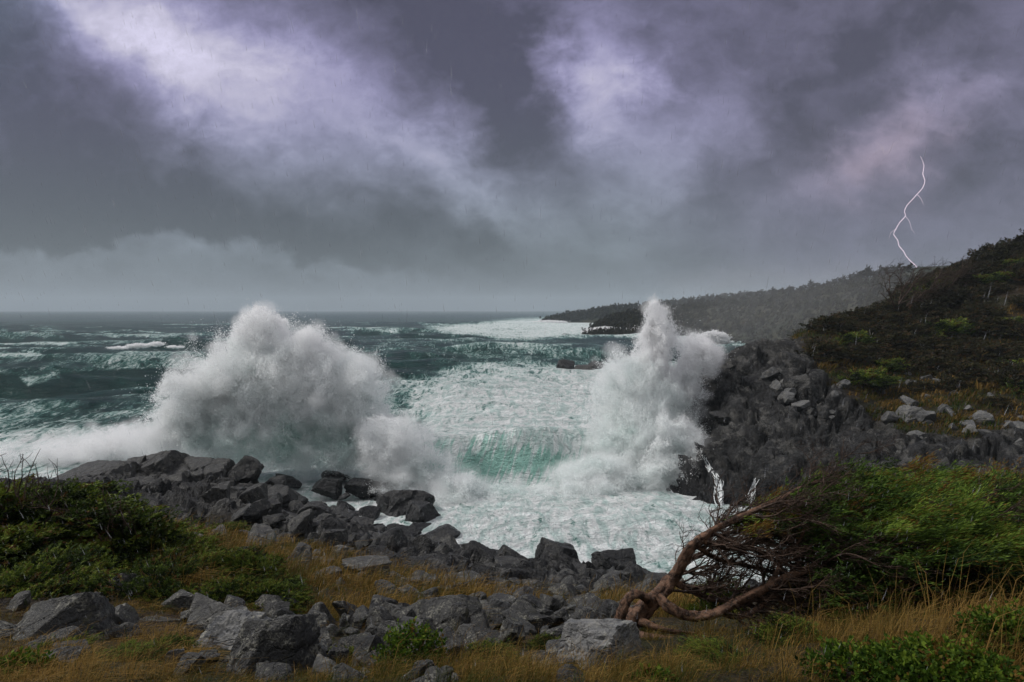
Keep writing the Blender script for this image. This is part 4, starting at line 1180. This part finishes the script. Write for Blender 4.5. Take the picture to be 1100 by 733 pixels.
# ------------------------------------------------------------------ grass
def grass(name, n, cand, ok, ln, width, label, seed, tint, nb=26, rad=.09, arch=.12):
    rng = np.random.default_rng(seed)
    x, y = cand(rng, n * 4); z, r = height(x, y); px, py = to_px(x, y, z)
    cl_ = fbm(np.stack((x, y, x * 0), 1) * np.array((.9, .9, 1)), 3, seed)
    k = np.array([ok(a, b, c, d) for a, b, c, d in zip(px, py, r, cl_)])
    x, y, z, cl_ = x[k][:n], y[k][:n], z[k][:n], cl_[k][:n]
    n = len(x)
    d = np.hypot(x, y)
    hh = ln * rng.lognormal(0, .42, n) * (1 + .3 * cl_)
    qx, qy = to_px(x, y, z)
    for hx, hy, hw, h_, hY in HEROES:            # trodden short right at the stones
        near = (np.abs(qx - hx) < hw * .55) & (y < hY + .3) & (y > hY - .9) & (hY < 12)
        hh[near] *= .42
    off = rng.normal(0, 1, (n, nb, 2)) * rad * np.clip(d / 5, .8, 3)[:, None, None]
    b = np.stack((x[:, None] + off[..., 0], y[:, None] + off[..., 1], np.repeat(z[:, None] - .02, nb, 1)), 2)
    L = hh[:, None] * rng.uniform(.45, 1.15, (n, nb))
    lean = WIND[:2] * rng.uniform(.1, .9, (n, nb, 1)) + rng.normal(0, .32, (n, nb, 2)) + off / (rad * np.clip(d / 5, .8, 3)[:, None, None]) * arch
    up = np.sqrt(np.clip(1 - .25 * (lean ** 2).sum(2), .2, 1))
    ma = b + np.stack((lean[..., 0] * L * .35, lean[..., 1] * L * .35, L * .62 * up), 2)
    ti = b + np.stack((lean[..., 0] * L * 1.05, lean[..., 1] * L * 1.05, L * .9 * up * np.clip(1.1 - .5 * np.linalg.norm(lean, axis=2), .2, 1)), 2)
    th = rng.uniform(0, 6.28, (n, nb)); w = width * np.clip(d / 4.5, .8, 4.5)[:, None] * rng.uniform(.6, 1.2, (n, nb))
    sd = np.stack((np.cos(th) * w, np.sin(th) * w, th * 0), 2)
    V = np.stack((b - sd, b + sd, ma + sd * .75, ma - sd * .75, ti + sd * .15, ti - sd * .15), 2).reshape(-1, 3)
    i = np.arange(n * nb) * 6
    F = np.concatenate((np.stack((i, i + 1, i + 2, i + 3), 1), np.stack((i + 3, i + 2, i + 4, i + 5), 1)))
    tt = np.clip(tint(rng, cl_)[:, None] + rng.normal(0, .14, (n, nb)), 0, .87)
    tt[rng.random((n, nb)) < .08] = 1.0
    me = mesh_np(name, V, [F], {'tint': np.repeat(tt.ravel(), 6)}, False)
    return tag(link(name, me, M_GRASS), label, 'grass', kind='stuff')
gold = lambda rng, c: np.clip(.36 + .75 * c + .22 * rng.normal(size=len(c)), .02, .85)
def cand_px(px0, px1, d0, d1):
    def f(rng, n):
        y = np.exp(rng.uniform(math.log(d0), math.log(d1), n)); u = rng.uniform((px0 - 550) / FPX, (px1 - 550) / FPX, n)
        return u * y, y
    return f
grass('grass', 2000, cand_px(-300, 1500, 1.7, 8.5), lambda px, py, r, c: r < .5 and c > -.3 and (not (430 < px < 640 and c < .1) or py > 712), .055, .0017, 'short mixed turf over the near slope', 300, lambda rng, c: np.clip(.24 + .75 * c + .2 * rng.normal(size=len(c)), .0, .8), nb=24, rad=.12)
grass('grass', 420, cand_px(230, 760, 2.3, 3.4), lambda px, py, r, c: True, .085, .0015, 'mixed golden and green turf along the bottom edge', 306, gold, nb=50, rad=.06, arch=.35)
grass('grass', 1250, cand_px(-300, 1500, 1.7, 8.5), lambda px, py, r, c: r < .5 and c > .06 and not (430 < px < 640 and c < .2), .092, .0016, 'golden dead grass tussocks arching over on the near slope', 301, gold, nb=75, rad=.045, arch=.5)
grass('grass', 2400, cand_px(150, 760, 7.5, 27), lambda px, py, r, c: r < .45 and c > -.22 and (px < 470 or c > -.02), .24, .0022, 'rusty golden grass carpeting the slope down to the shore', 302, lambda rng, c: np.clip(.38 + .7 * c + .14 * rng.normal(size=len(c)), .02, .8), nb=22)
grass('grass', 300, cand_px(820, 1250, 2.4, 3.9), lambda px, py, r, c: py > 640 and c > .0, .20, .0017, 'long pale grass bent over the bank at lower right', 303, lambda rng, c: np.clip(.60 + .35 * c + .12 * rng.normal(size=len(c)), .1, .85), nb=22, rad=.07)
grass('grass', 2600, cand_px(850, 1300, 44, 70), lambda px, py, r, c: r < .6 and c > -.4, .38, .008, 'orange brown grass on the headland above the cliff', 304, lambda rng, c: np.clip(.34 + .9 * c + .1 * rng.normal(size=len(c)), 0, .66), nb=16, rad=.1)

# leafy herbs at the bottom edge
def herb(name, px, py, Y, w, h, n, label, seed, cat='plant', stems=True):
    rng = np.random.default_rng(seed); s = Y / FPX
    base = P(px, py, Y); base[2] = hz(base[0], base[1])
    d = unit(rng.normal(size=(n, 3)) * np.array((1, .8, .5)) + np.array((.15, -.1, .75)))
    b = d * rng.uniform(.45, 1.0, (n, 1)) * np.array((w * s, w * s * .7, h * s))
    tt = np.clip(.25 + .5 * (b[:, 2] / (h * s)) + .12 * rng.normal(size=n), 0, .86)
    tt[rng.random(n) < .06] = 1
    fo = leaf_cloud(b, unit(d + (0, 0, .3)), 0.05, 7, .024, .008, rng, 1.1, 0, tt)
    r = tag(empty(name, base), label, cat)
    link('foliage', mesh_np('foliage', fo[0], [fo[1]], {'tint': fo[2]}, False), M_HERB, r)
    st = [tube(np.array([(rng.normal(0, .02), rng.normal(0, .02), -.04), b[j] * .5, b[j]]), (.005, .004, .002), 4, 2) for j in rng.integers(0, n, 40)]
    v, f, t = merge(st); link('stem', mesh_np('stem', v, [f]), M_TWIG, r)
    return r
herb('leafy_shrub', 442, 733, 3.6, 38, 46, 420, 'small leafy bright green shrub at the bottom edge near centre', 401)
herb('leafy_shrub', 25, 728, 3.3, 30, 20, 220, 'bright green feathery plant in the lower left corner', 402)
herb('leafy_shrub', 700, 738, 2.9, 20, 10, 90, 'tiny green sprig in the grass below the twisted trunk', 406)
herb('leafy_shrub', 1010, 722, 2.75, 90, 44, 900, 'glossy green leafy plant in the lower right corner', 403)
herb('leafy_shrub', 925, 728, 2.9, 60, 30, 420, 'low green leafy plant under bent grass at lower right', 404)
herb('leafy_shrub', 1090, 700, 3.1, 60, 50, 620, 'dark green leafy plant at the lower right edge', 405)

# ------------------------------------------------------------------ scrub on the right headland
SC = [make_shrub(230 + k, M_SCRUB, 420, 20, .11, .022, .9, .34, .16, 'scrub_bush') for k in range(4)]
SG = make_shrub(240, M_SHRUB, 420, 20, .11, .022, .9, .34, .05, 'scrub_bush')
rg = np.random.default_rng(66); made = []
x = rg.uniform(22, 110, 9000); y = rg.uniform(44, 108, 9000); zb, rr = base_height(x, y)
px, py = to_px(x, y, zb)
for k in range(len(x)):
    if len(made) >= 210: break
    if rr[k] > .28 or px[k] < 865 or px[k] > 1180: continue
    line = 392 + (px[k] - 870) * .10                       # open grass below this line
    if py[k] > line and rg.random() > .10: continue
    s = rg.uniform(.9, 1.7) * (0.8 + y[k] / 110)
    if any((x[k] - a) ** 2 + (y[k] - b) ** 2 < (.55 * (s + c)) ** 2 for a, b, c in made): continue
    made.append((x[k], y[k], s))
    zz = zb[k] - .1
    gl = rg.random() < .22
    (SG if gl else SC[len(made) % 4])((x[k], y[k], zz), (s * 1.25, s, s * rg.uniform(.55, .85)), rg.normal(0, .4),
       'greenish wind combed bush among darker scrub on the right hillside' if gl else 'dark brownish wind combed bush covering the right hillside', 'bush',
       'greener bushes on the right hillside' if gl else 'dark scrub bushes on the right hillside')
print('scrub', len(made))
# bare rounded tree on the headland skyline and dead sticks
def bare_tree(px, py, Y, ht, label, seed, lean=.5, mat=M_TWIG, n=5):
    rng = np.random.default_rng(seed); b = hit(px, py, 40) + (0, -.3, 0)
    root = tag(empty('bare_tree', b), label, 'tree')
    tr, br = [], []
    def g(a, d, ln, rad, lv):
        c = curve_pts(a, d, ln, 5, rng, .16, np.array((.07 * lean, 0, -.01 * lv)))
        (tr if lv == 0 else br).append(tube(c, np.linspace(rad, rad * .45, 6), 6 if lv < 2 else 3, 2))
        if lv < 4:
            for _ in range((4, 4, 4, 3)[lv]):
                j = rng.integers(2, 6); g(c[j], unit(c[j] - c[j - 1]) * .8 + unit(rng.normal(size=3)) * .65 + np.array((.25, 0, .12)), ln * rng.uniform(.55, .78), rad * .5, lv + 1)
    for k in range(n):
        g(np.array((rng.normal(0, .15), rng.normal(0, .15), -.2)), (rng.uniform(-.6, 1.0), rng.normal(0, .3), 1), ht * .5, ht * .022, 0)
    v, f, t = merge(tr); link('trunk', mesh_np('trunk', v, [f]), mat, root)
    v, f, t = merge(br); link('branches', mesh_np('branches', v, [f]), mat, root)
bare_tree(964, 336, 62, 6.4, 'bare rounded leafless tree on the headland skyline', 501)
bare_tree(1004, 322, 66, 5.6, 'leafless grey tree right of the bare skyline tree', 502)
rg = np.random.default_rng(31)
for px, py, Y, dx, dz, ln, lab in [(737, 438, 56, .5, 1.0, 1.3, 'pale dead stick on the black headland nose'), (757, 500, 47, .4, -.9, 1.6, 'bleached stick low on the cliff above the waterfall'),
        (1035, 397, 54, 1, -.8, 1.4, 'bleached dead branch lying on the right hillside'), (935, 372, 60, -.25, 1, 1.8, 'thin pale dead stem among the greener scrub')]:
    b = hit(px, py, Y - 12) + (0, -.1, .05)
    c = curve_pts(b, (dx, -.1, dz), ln, 5, rg, .15)
    v, f, t = merge([tube(c, np.linspace(.07, .03, 6), 5, 2), tube(curve_pts(c[2], (-dx, 0, dz), ln * .4, 3, rg, .2), (.04, .03, .02, .015), 4, 1)])
    tag(link('dead_branch', mesh_np('dead_branch', v, [f]), M_BONE), lab, 'dead branch')

# ------------------------------------------------------------------ waterfall trickle on the cliff
def mat_fall():
    M = Mat('falling_water_mat'); pos = M.pos()
    n = M.noise(M.scale(pos, (3, 3, .5)), 2.0, 5, .65)
    c = M.mix(n.step(.35, .6), (.45, .50, .50), (.85, .87, .87))
    return M.end(M.pbr(c, .45, M.bump(n, .6, .1), .5))
M_FALL = mat_fall()
def fall(pl, rad, label, seed):
    rg_ = np.random.default_rng(seed)
    up_ = np.array((0, -.12, .06))
    parts_ = [tube([hit(q[0], q[1], q[2] - 8) + up_ for q in pl], np.array(rad) * .13, 8, 5, .9, seed)]
    for _ in range(22):
        i = rg_.integers(0, len(pl) - 1)
        q = [hit(pl[j][0] + rg_.normal(0, 2.4), pl[j][1] + rg_.normal(0, 1.5), pl[j][2] - 8) + up_ for j in range(i, len(pl))]
        if len(q) > 1: parts_.append(tube(q, np.linspace(.02, rad[-1] * .13, len(q)), 5, 3, .5, seed + 1))
    v, f, t = merge(parts_)
    tag(link('waterfall', mesh_np('waterfall', v, [f]), M_FALL), label, 'waterfall')
fall([(754, 491, 47.3), (760, 501, 46.6), (766, 510, 46), (772, 520, 45.4), (773, 530, 45), (773, 547, 44.4)], (.06, .10, .14, .26, .32, .40), 'thin white waterfall running down the black cliff into the cove', 9)
fall([(741, 536, 45.2), (739, 541, 45), (738, 548, 44.6)], (.06, .12, .16), 'tiny white trickle left of the waterfall', 10)
fall([(810, 517, 43.5), (807, 530, 43), (805, 542, 42.6)], (.05, .07, .1), 'faint second trickle of water right of the waterfall', 13)
# streams pouring over the rocks of the foam gully
fall([(398, 540, 42.0), (392, 546, 41), (388, 556, 39.5), (386, 566, 38)], (.15, .22, .25, .3), 'white stream pouring between the rocks of the foam gully', 14)

# ================================================================== DISTANT COAST
def mat_far(name, a, b, c_):
    M = Mat(name); pos = M.pos()
    n1 = M.noise(pos, .05, 6, .65); n2 = M.noise(pos, .35, 5, .7)
    c = M.mix(n1.step(.4, .62), a, b); c = M.mix(n2.step(.5, .7) * .6, c, c_)
    return M.end(M.pbr(c, .85, M.bump(n2, 1, 1.5), .2))
M_FARHILL = mat_far('far_hill_mat', (.022, .027, .014), (.045, .042, .020), (.012, .013, .009))
M_FARROCK = mat_far('far_rock_mat', (.022, .020, .018), (.045, .042, .038), (.012, .012, .012))
def hill(name, ridge, foot, label, mat, seed, back=120, amp=1.6):
    """Loft from the foot line at the sea up to a ridge line and down behind."""
    n = 260
    rp = np.array([P(*q) for q in ridge]); fp = np.array([(*P(a, b, c)[:2], -2.0) for a, b, c in foot])
    def res(p):
        t = np.linspace(0, 1, len(p)); tt = np.linspace(0, 1, n)
        return np.stack([np.interp(tt, t, p[:, k]) for k in range(3)], 1)
    r_, f_ = res(rp), res(fp)
    prof = [0, .06, .16, .28, .42, .56, .70, .82, .92, 1.0]
    grid = []
    for q in prof:
        g = f_ + (r_ - f_) * q; zz = q ** .62
        g[:, 2] = f_[:, 2] + (r_[:, 2] - f_[:, 2]) * zz
        grid.append(g)
    for q in (.15, .4, 1.0):
        g = r_.copy(); g[:, 1] += back * q; g[:, 2] = r_[:, 2] * (1 - q) - 3 * q; g[:, 0] += back * .25 * q
        grid.append(g)
    G = np.array(grid)
    # refine rows
    G = np.concatenate([G[i][None] * (1 - t) + G[i + 1][None] * t for i in range(len(G) - 1) for t in (0, .25, .5, .75)] + [G[-1:]])
    nr = len(G); V = G.reshape(-1, 3)
    sc_ = V[:, 1].mean() / 40
    V = V + np.stack([fbm(V / sc_ * .5, 5, seed + k) * amp * (1, 1, .8)[k] for k in range(3)], 1)
    i = np.arange((nr - 1) * n).reshape(nr - 1, n)[:, :-1].ravel()
    o = link(name, mesh_np(name, V, [np.stack((i, i + 1, i + n + 1, i + n), 1)]), mat)
    tag(o, label, kind='structure')
    return V, nr, n, G
def sea_y(py): return H / math.tan(math.atan((py - 366.5) / FPX) + PITCH)
V1, nr1, n1_, G1 = hill('headland', [(622, 363, 350), (636, 352, 356), (650, 344, 362), (672, 338, 375), (692, 335, 392), (720, 330, 405), (760, 326, 380), (800, 322, 345), (850, 316, 318), (900, 308, 295), (950, 301, 280), (985, 297, 270), (1060, 292, 262), (1150, 288, 256)],
    [(622, 364, sea_y(364)), (645, 363.5, sea_y(363.5)), (665, 363, sea_y(363)), (690, 363, sea_y(363)), (715, 364, sea_y(364)), (735, 366, sea_y(366)), (755, 369, sea_y(369)), (780, 373, sea_y(373)), (810, 378, sea_y(378)), (850, 383, sea_y(383)), (900, 388, sea_y(388)), (950, 390, sea_y(390)), (1020, 390, sea_y(390)), (1150, 390, sea_y(390))],
    'dark wooded headland behind the right cliff', M_FARHILL, 61, 90, 2.2)
FARS = []
Vf, nrf, nxf, _g = hill('far_headland', [(584, 347.5, 640), (592, 343, 645), (606, 339, 655), (640, 334, 670), (680, 330, 680), (720, 326, 690), (760, 321, 690), (810, 317, 690), (880, 310, 690), (960, 304, 690), (1060, 300, 690)],
    [(584, 348, sea_y(348)), (610, 348, sea_y(348)), (640, 348.5, sea_y(348.5)), (700, 349, sea_y(349)), (800, 350, sea_y(350)), (900, 351, sea_y(351)), (1060, 352, sea_y(352))],
    'low far headland fading into the rain', M_FARHILL, 71, 160, 3.0)
FARS.append((Vf, nrf, nxf, 2.4))
hill('far_hill', [(860, 312, 520), (900, 304, 520), (945, 295, 520), (985, 288, 520), (1040, 285, 520), (1120, 284, 520)],
    [(860, 352, 430), (900, 352, 430), (945, 352, 430), (985, 352, 430), (1040, 352, 430), (1120, 352, 430)], 'pale hilltop behind the wooded ridge', M_FARHILL, 81, 160, 3.0)
# woodland mass on the near headland and individual wind-bent trees on its ridge
rg = np.random.default_rng(90)
nf = 5200
ii = rg.integers(6, n1_ - 2, nf); jj = rg.uniform(4, 37, nf)
j0 = jj.astype(int); tt_ = (jj - j0)[:, None]
G1v = V1.reshape(nr1, n1_, 3)
b = G1v[j0, ii] * (1 - tt_) + G1v[np.minimum(j0 + 1, nr1 - 1), ii] * tt_
b = b + rg.normal(0, 1.0, b.shape) * np.array((1.5, 1.5, .2))
v, f, t = leaf_cloud(b, unit(WIND * .9 + np.array((0, 0, .8)) + rg.normal(0, .3, (nf, 3))), rg.uniform(1.2, 3.0, nf), 16, 1.1, .28, rg, .7, 0, np.clip(rg.normal(.3, .2, nf), 0, .9))
tag(link('forest', mesh_np('forest', v, [f], {'tint': t}, False), M_SCRUB), 'dense dark wind shorn woodland on the headland behind the cliff', 'woodland', kind='stuff')
for Vx, nrx, nx_, ll_ in FARS:
    g_ = Vx.reshape(nrx, nx_, 3); m_ = 2600
    i_ = rg.integers(4, nx_ - 2, m_); j_ = rg.integers(12, 38, m_)
    b = g_[j_, i_] + rg.normal(0, 2.5, (m_, 3)) * np.array((1, 1, .15))
    v, f, t = leaf_cloud(b, unit(WIND * .8 + np.array((0, 0, .8)) + rg.normal(0, .3, (m_, 3))), rg.uniform(2, 5, m_), 10, 2.4, .8, rg, .8, 0, np.clip(rg.normal(.3, .2, m_), 0, .9))
    tag(link('forest', mesh_np('forest', v, [f], {'tint': t}, False), M_SCRUB), 'dark shrubby cover on the low far headland', 'woodland', kind='stuff')
def far_tree(seed):
    rng = np.random.default_rng(seed); n = 70
    c = unit(rng.normal(size=(9, 3))) * np.array((.36, .36, .22)) + np.array((.22, 0, .74)); k = rng.integers(0, 9, n)
    base = c[k] + rng.normal(0, .07, (n, 3))
    fo = leaf_cloud(base, unit(WIND + rng.normal(0, .4, (n, 3)) + (0, 0, .2)), .22, 14, .10, .03, rng, .6, 0, np.clip(rng.normal(.25, .15, n), 0, .8))
    mf = mesh_np('crown', fo[0], [fo[1]], {'tint': fo[2]}, False); mf.materials.append(M_SCRUB)
    v, f, t = merge([tube(np.array([(0, 0, -.15), (.03, 0, .3), (.16, 0, .75)]), (.035, .028, .012), 5, 3)] + [tube(np.array([(.06, 0, .45), q]), (.015, .006), 4, 1) for q in c[:5]])
    mt = mesh_np('trunk', v, [f]); mt.materials.append(M_TWIG)
    return mf, mt
FT = [far_tree(700 + k) for k in range(4)]
for k, px in enumerate([738, 752, 768, 786, 800, 812, 826, 838, 846, 858, 868, 876, 886, 894, 902, 908, 914, 921, 927, 934, 941, 948, 956, 963]):
    u = (px - 550) / FPX
    rr_ = G1v[36]; j = int(np.argmin(np.abs(rr_[:, 0] / rr_[:, 1] - u)))
    big = px > 895
    lab = ('wind bent tree on the higher right end of the far wooded ridge' if big else 'small wind bent tree on the lower left part of the far wooded ridge')
    r_ = tag(empty('windswept_tree', rr_[j] + np.array((0, -1, -.5)), rg.normal(0, .2)), lab, 'tree', 'taller trees on the wooded ridge' if big else 'small trees on the wooded ridge')
    s = rg.uniform(4.6, 7.0) * (1.0 if big else .72); r_.scale = (s * 1.15, s, s)
    link('crown', FT[k % 4][0], None, r_); link('trunk', FT[k % 4][1], None, r_)
# wind-bent trees on the near skyline at upper right
rg = np.random.default_rng(95)
for k in range(26):
    px = 992 + k * 6.2 + rg.normal(0, 1.5)
    Y = 72 + (px - 1000) * .155
    py = 328 - (px - 1000) * .70 if px > 1000 else 330
    x_, y_ = (px - 550) / FPX * Y, Y
    z_ = float(base_height([x_], [y_])[0][0])
    r_ = tag(empty('windswept_tree', (x_, y_, z_ - .2), rg.normal(0, .3)), 'low wind bent tree on the skyline of the right hillside', 'tree', 'trees on the right hillside skyline')
    s = rg.uniform(1.8, 2.9); r_.scale = (s * 1.4, s, s)
    link('crown', FT[k % 4][0], None, r_); link('trunk', FT[k % 4][1], None, r_)

# ------------------------------------------------------------------ lightning
def mat_bolt(st=1.0):
    M = Mat('lightning_mat'); e = M.n('ShaderNodeEmission'); e.inputs['Color'].default_value = (1.0, .82, .95, 1); e.inputs['Strength'].default_value = st
    return M.end(e)
bolt = [(989, 168), (993, 178), (991, 187), (994, 194), (991, 202), (985, 209), (981, 214), (974, 221), (972, 228), (973, 232), (967, 239), (963, 246), (960, 252), (964, 258), (966, 264), (971, 270), (973, 275), (978, 281), (984, 286), (986, 292)]
YB = 620
parts_ = [tube([P(a + random.uniform(-.6, .6), b, YB) for a, b in bolt], [.12, .22, .35] + [.30] * (len(bolt) - 3), 5, 2)]
parts_.append(tube([P(a, b, YB) for a, b in [(985, 209), (989, 213), (992, 220)]], (.25, .15, .06), 4, 2))
parts_.append(tube([P(a, b, YB) for a, b in [(972, 232), (977, 238), (979, 246), (983, 251)]], (.16, .12, .10, .04), 4, 2))
parts_.append(tube([P(a, b, YB) for a, b in [(963, 246), (957, 250), (955, 257)]], (.14, .09, .04), 4, 2))
far_ = []
far_.append(tube([P(a, b, YB) for a, b in [(940, 153), (948, 158), (950, 166), (955, 162), (961, 154), (966, 152)]], (.12, .26, .20, .24, .2, .1), 4, 2))
far_.append(tube([P(a, b, YB) for a, b in [(948, 158), (943, 163), (938, 165)]], (.2, .12, .05), 4, 2))
v, f, t = merge(parts_)
tag(link('lightning_bolt', mesh_np('lightning_bolt', v, [f]), mat_bolt()), 'thin jagged pinkish white lightning bolt striking behind the headland', 'lightning')
v, f, t = merge(far_)
tag(link('lightning_bolt', mesh_np('lightning_bolt', v, [f]), mat_bolt(.42)), 'faint forked scrap of lightning inside the pink cloud', 'lightning')

# ------------------------------------------------------------------ rain: separate drops drawn long by the wind
def mat_rain():
    M = Mat('rain_mat'); t = M.n('ShaderNodeBsdfTransparent'); d = M.n('ShaderNodeBsdfTranslucent'); d.inputs['Color'].default_value = (.8, .82, .86, 1)
    g = M.n('ShaderNodeBsdfDiffuse'); g.inputs['Color'].default_value = (.7, .72, .76, 1)
    a = M.n('ShaderNodeMixShader'); b = M.n('ShaderNodeMixShader'); a.inputs[0].default_value = .5; b.inputs[0].default_value = .26
    M.t.links.new(d.outputs[0], a.inputs[1]); M.t.links.new(g.outputs[0], a.inputs[2]); M.t.links.new(t.outputs[0], b.inputs[1]); M.t.links.new(a.outputs[0], b.inputs[2])
    return M.end(b)
rg = np.random.default_rng(404)
nr_ = 15000
yy = 1.8 + 9.5 * rg.random(nr_) ** .8
c0 = np.stack((rg.uniform(-1.15, 1.15, nr_) * (yy + 1.2), yy, H + rg.uniform(-.62, .72, nr_) * (yy + .5)), 1)
gz_, _ = base_height(c0[:, 0], c0[:, 1]); c0 = c0[c0[:, 2] > gz_ + .25]; nr_ = len(c0)
dd = unit(np.stack((rg.normal(.03, .05, nr_), rg.normal(.42, .06, nr_), -np.ones(nr_)), 1))
ln_ = rg.uniform(.020, .060, nr_)[:, None] * .5; rd_ = rg.uniform(.0007, .0013, nr_)[:, None]
s1_ = unit(np.cross(dd, np.array((.3, 1, .2)))); s2_ = np.cross(dd, s1_)
V = np.stack((c0 - dd * ln_, c0 + dd * ln_ * .5 + s1_ * rd_, c0 + dd * ln_ * .5 - s1_ * rd_ * .5 + s2_ * rd_ * .87, c0 + dd * ln_ * .5 - s1_ * rd_ * .5 - s2_ * rd_ * .87, c0 + dd * ln_), 1).reshape(-1, 3)
i = np.arange(nr_) * 5
F = np.concatenate([np.stack((i, i + a, i + b), 1) for a, b in ((1, 2), (2, 3), (3, 1))] + [np.stack((i + 4, i + b, i + a), 1) for a, b in ((1, 2), (2, 3), (3, 1))])
tag(link('rain', mesh_np('rain', V, [F]), mat_rain()), 'fine slanting raindrops blown across the view', 'rain', kind='stuff')

# ------------------------------------------------------------------ haze
def mat_haze():
    M = Mat('haze_mat')
    n = M.n('ShaderNodeVolumePrincipled'); n.inputs['Color'].default_value = (.72, .82, .90, 1); n.inputs['Density'].default_value = HAZE
    M.t.links.new(n.outputs[0], M.out.inputs['Volume']); return M.m
HAZE = 0.00022
bm = bmesh.new(); bmesh.ops.create_cube(bm, size=1)
for q in bm.verts:
    q.co = Vector((q.co.x * 18000, q.co.y * 16000, -8 + (q.co.z + .5) * 183))
mh = bpy.data.meshes.new('haze'); bm.to_mesh(mh); bm.free()
tag(link('haze', mh, mat_haze()), 'grey rain haze over the sea', kind='stuff')

# ------------------------------------------------------------------ render settings
scene.view_settings.view_transform = 'Standard'; scene.view_settings.look = 'None'
scene.view_settings.exposure = 0.0; scene.view_settings.gamma = 1.0
c = scene.cycles
c.use_denoising = True; c.denoiser = 'OPENIMAGEDENOISE'
c.max_bounces = 9; c.diffuse_bounces = 8; c.glossy_bounces = 2; c.transmission_bounces = 4; c.volume_bounces = 4; c.transparent_max_bounces = 8
c.caustics_reflective = False; c.caustics_refractive = False
c.use_adaptive_sampling = True; c.adaptive_threshold = 0.02
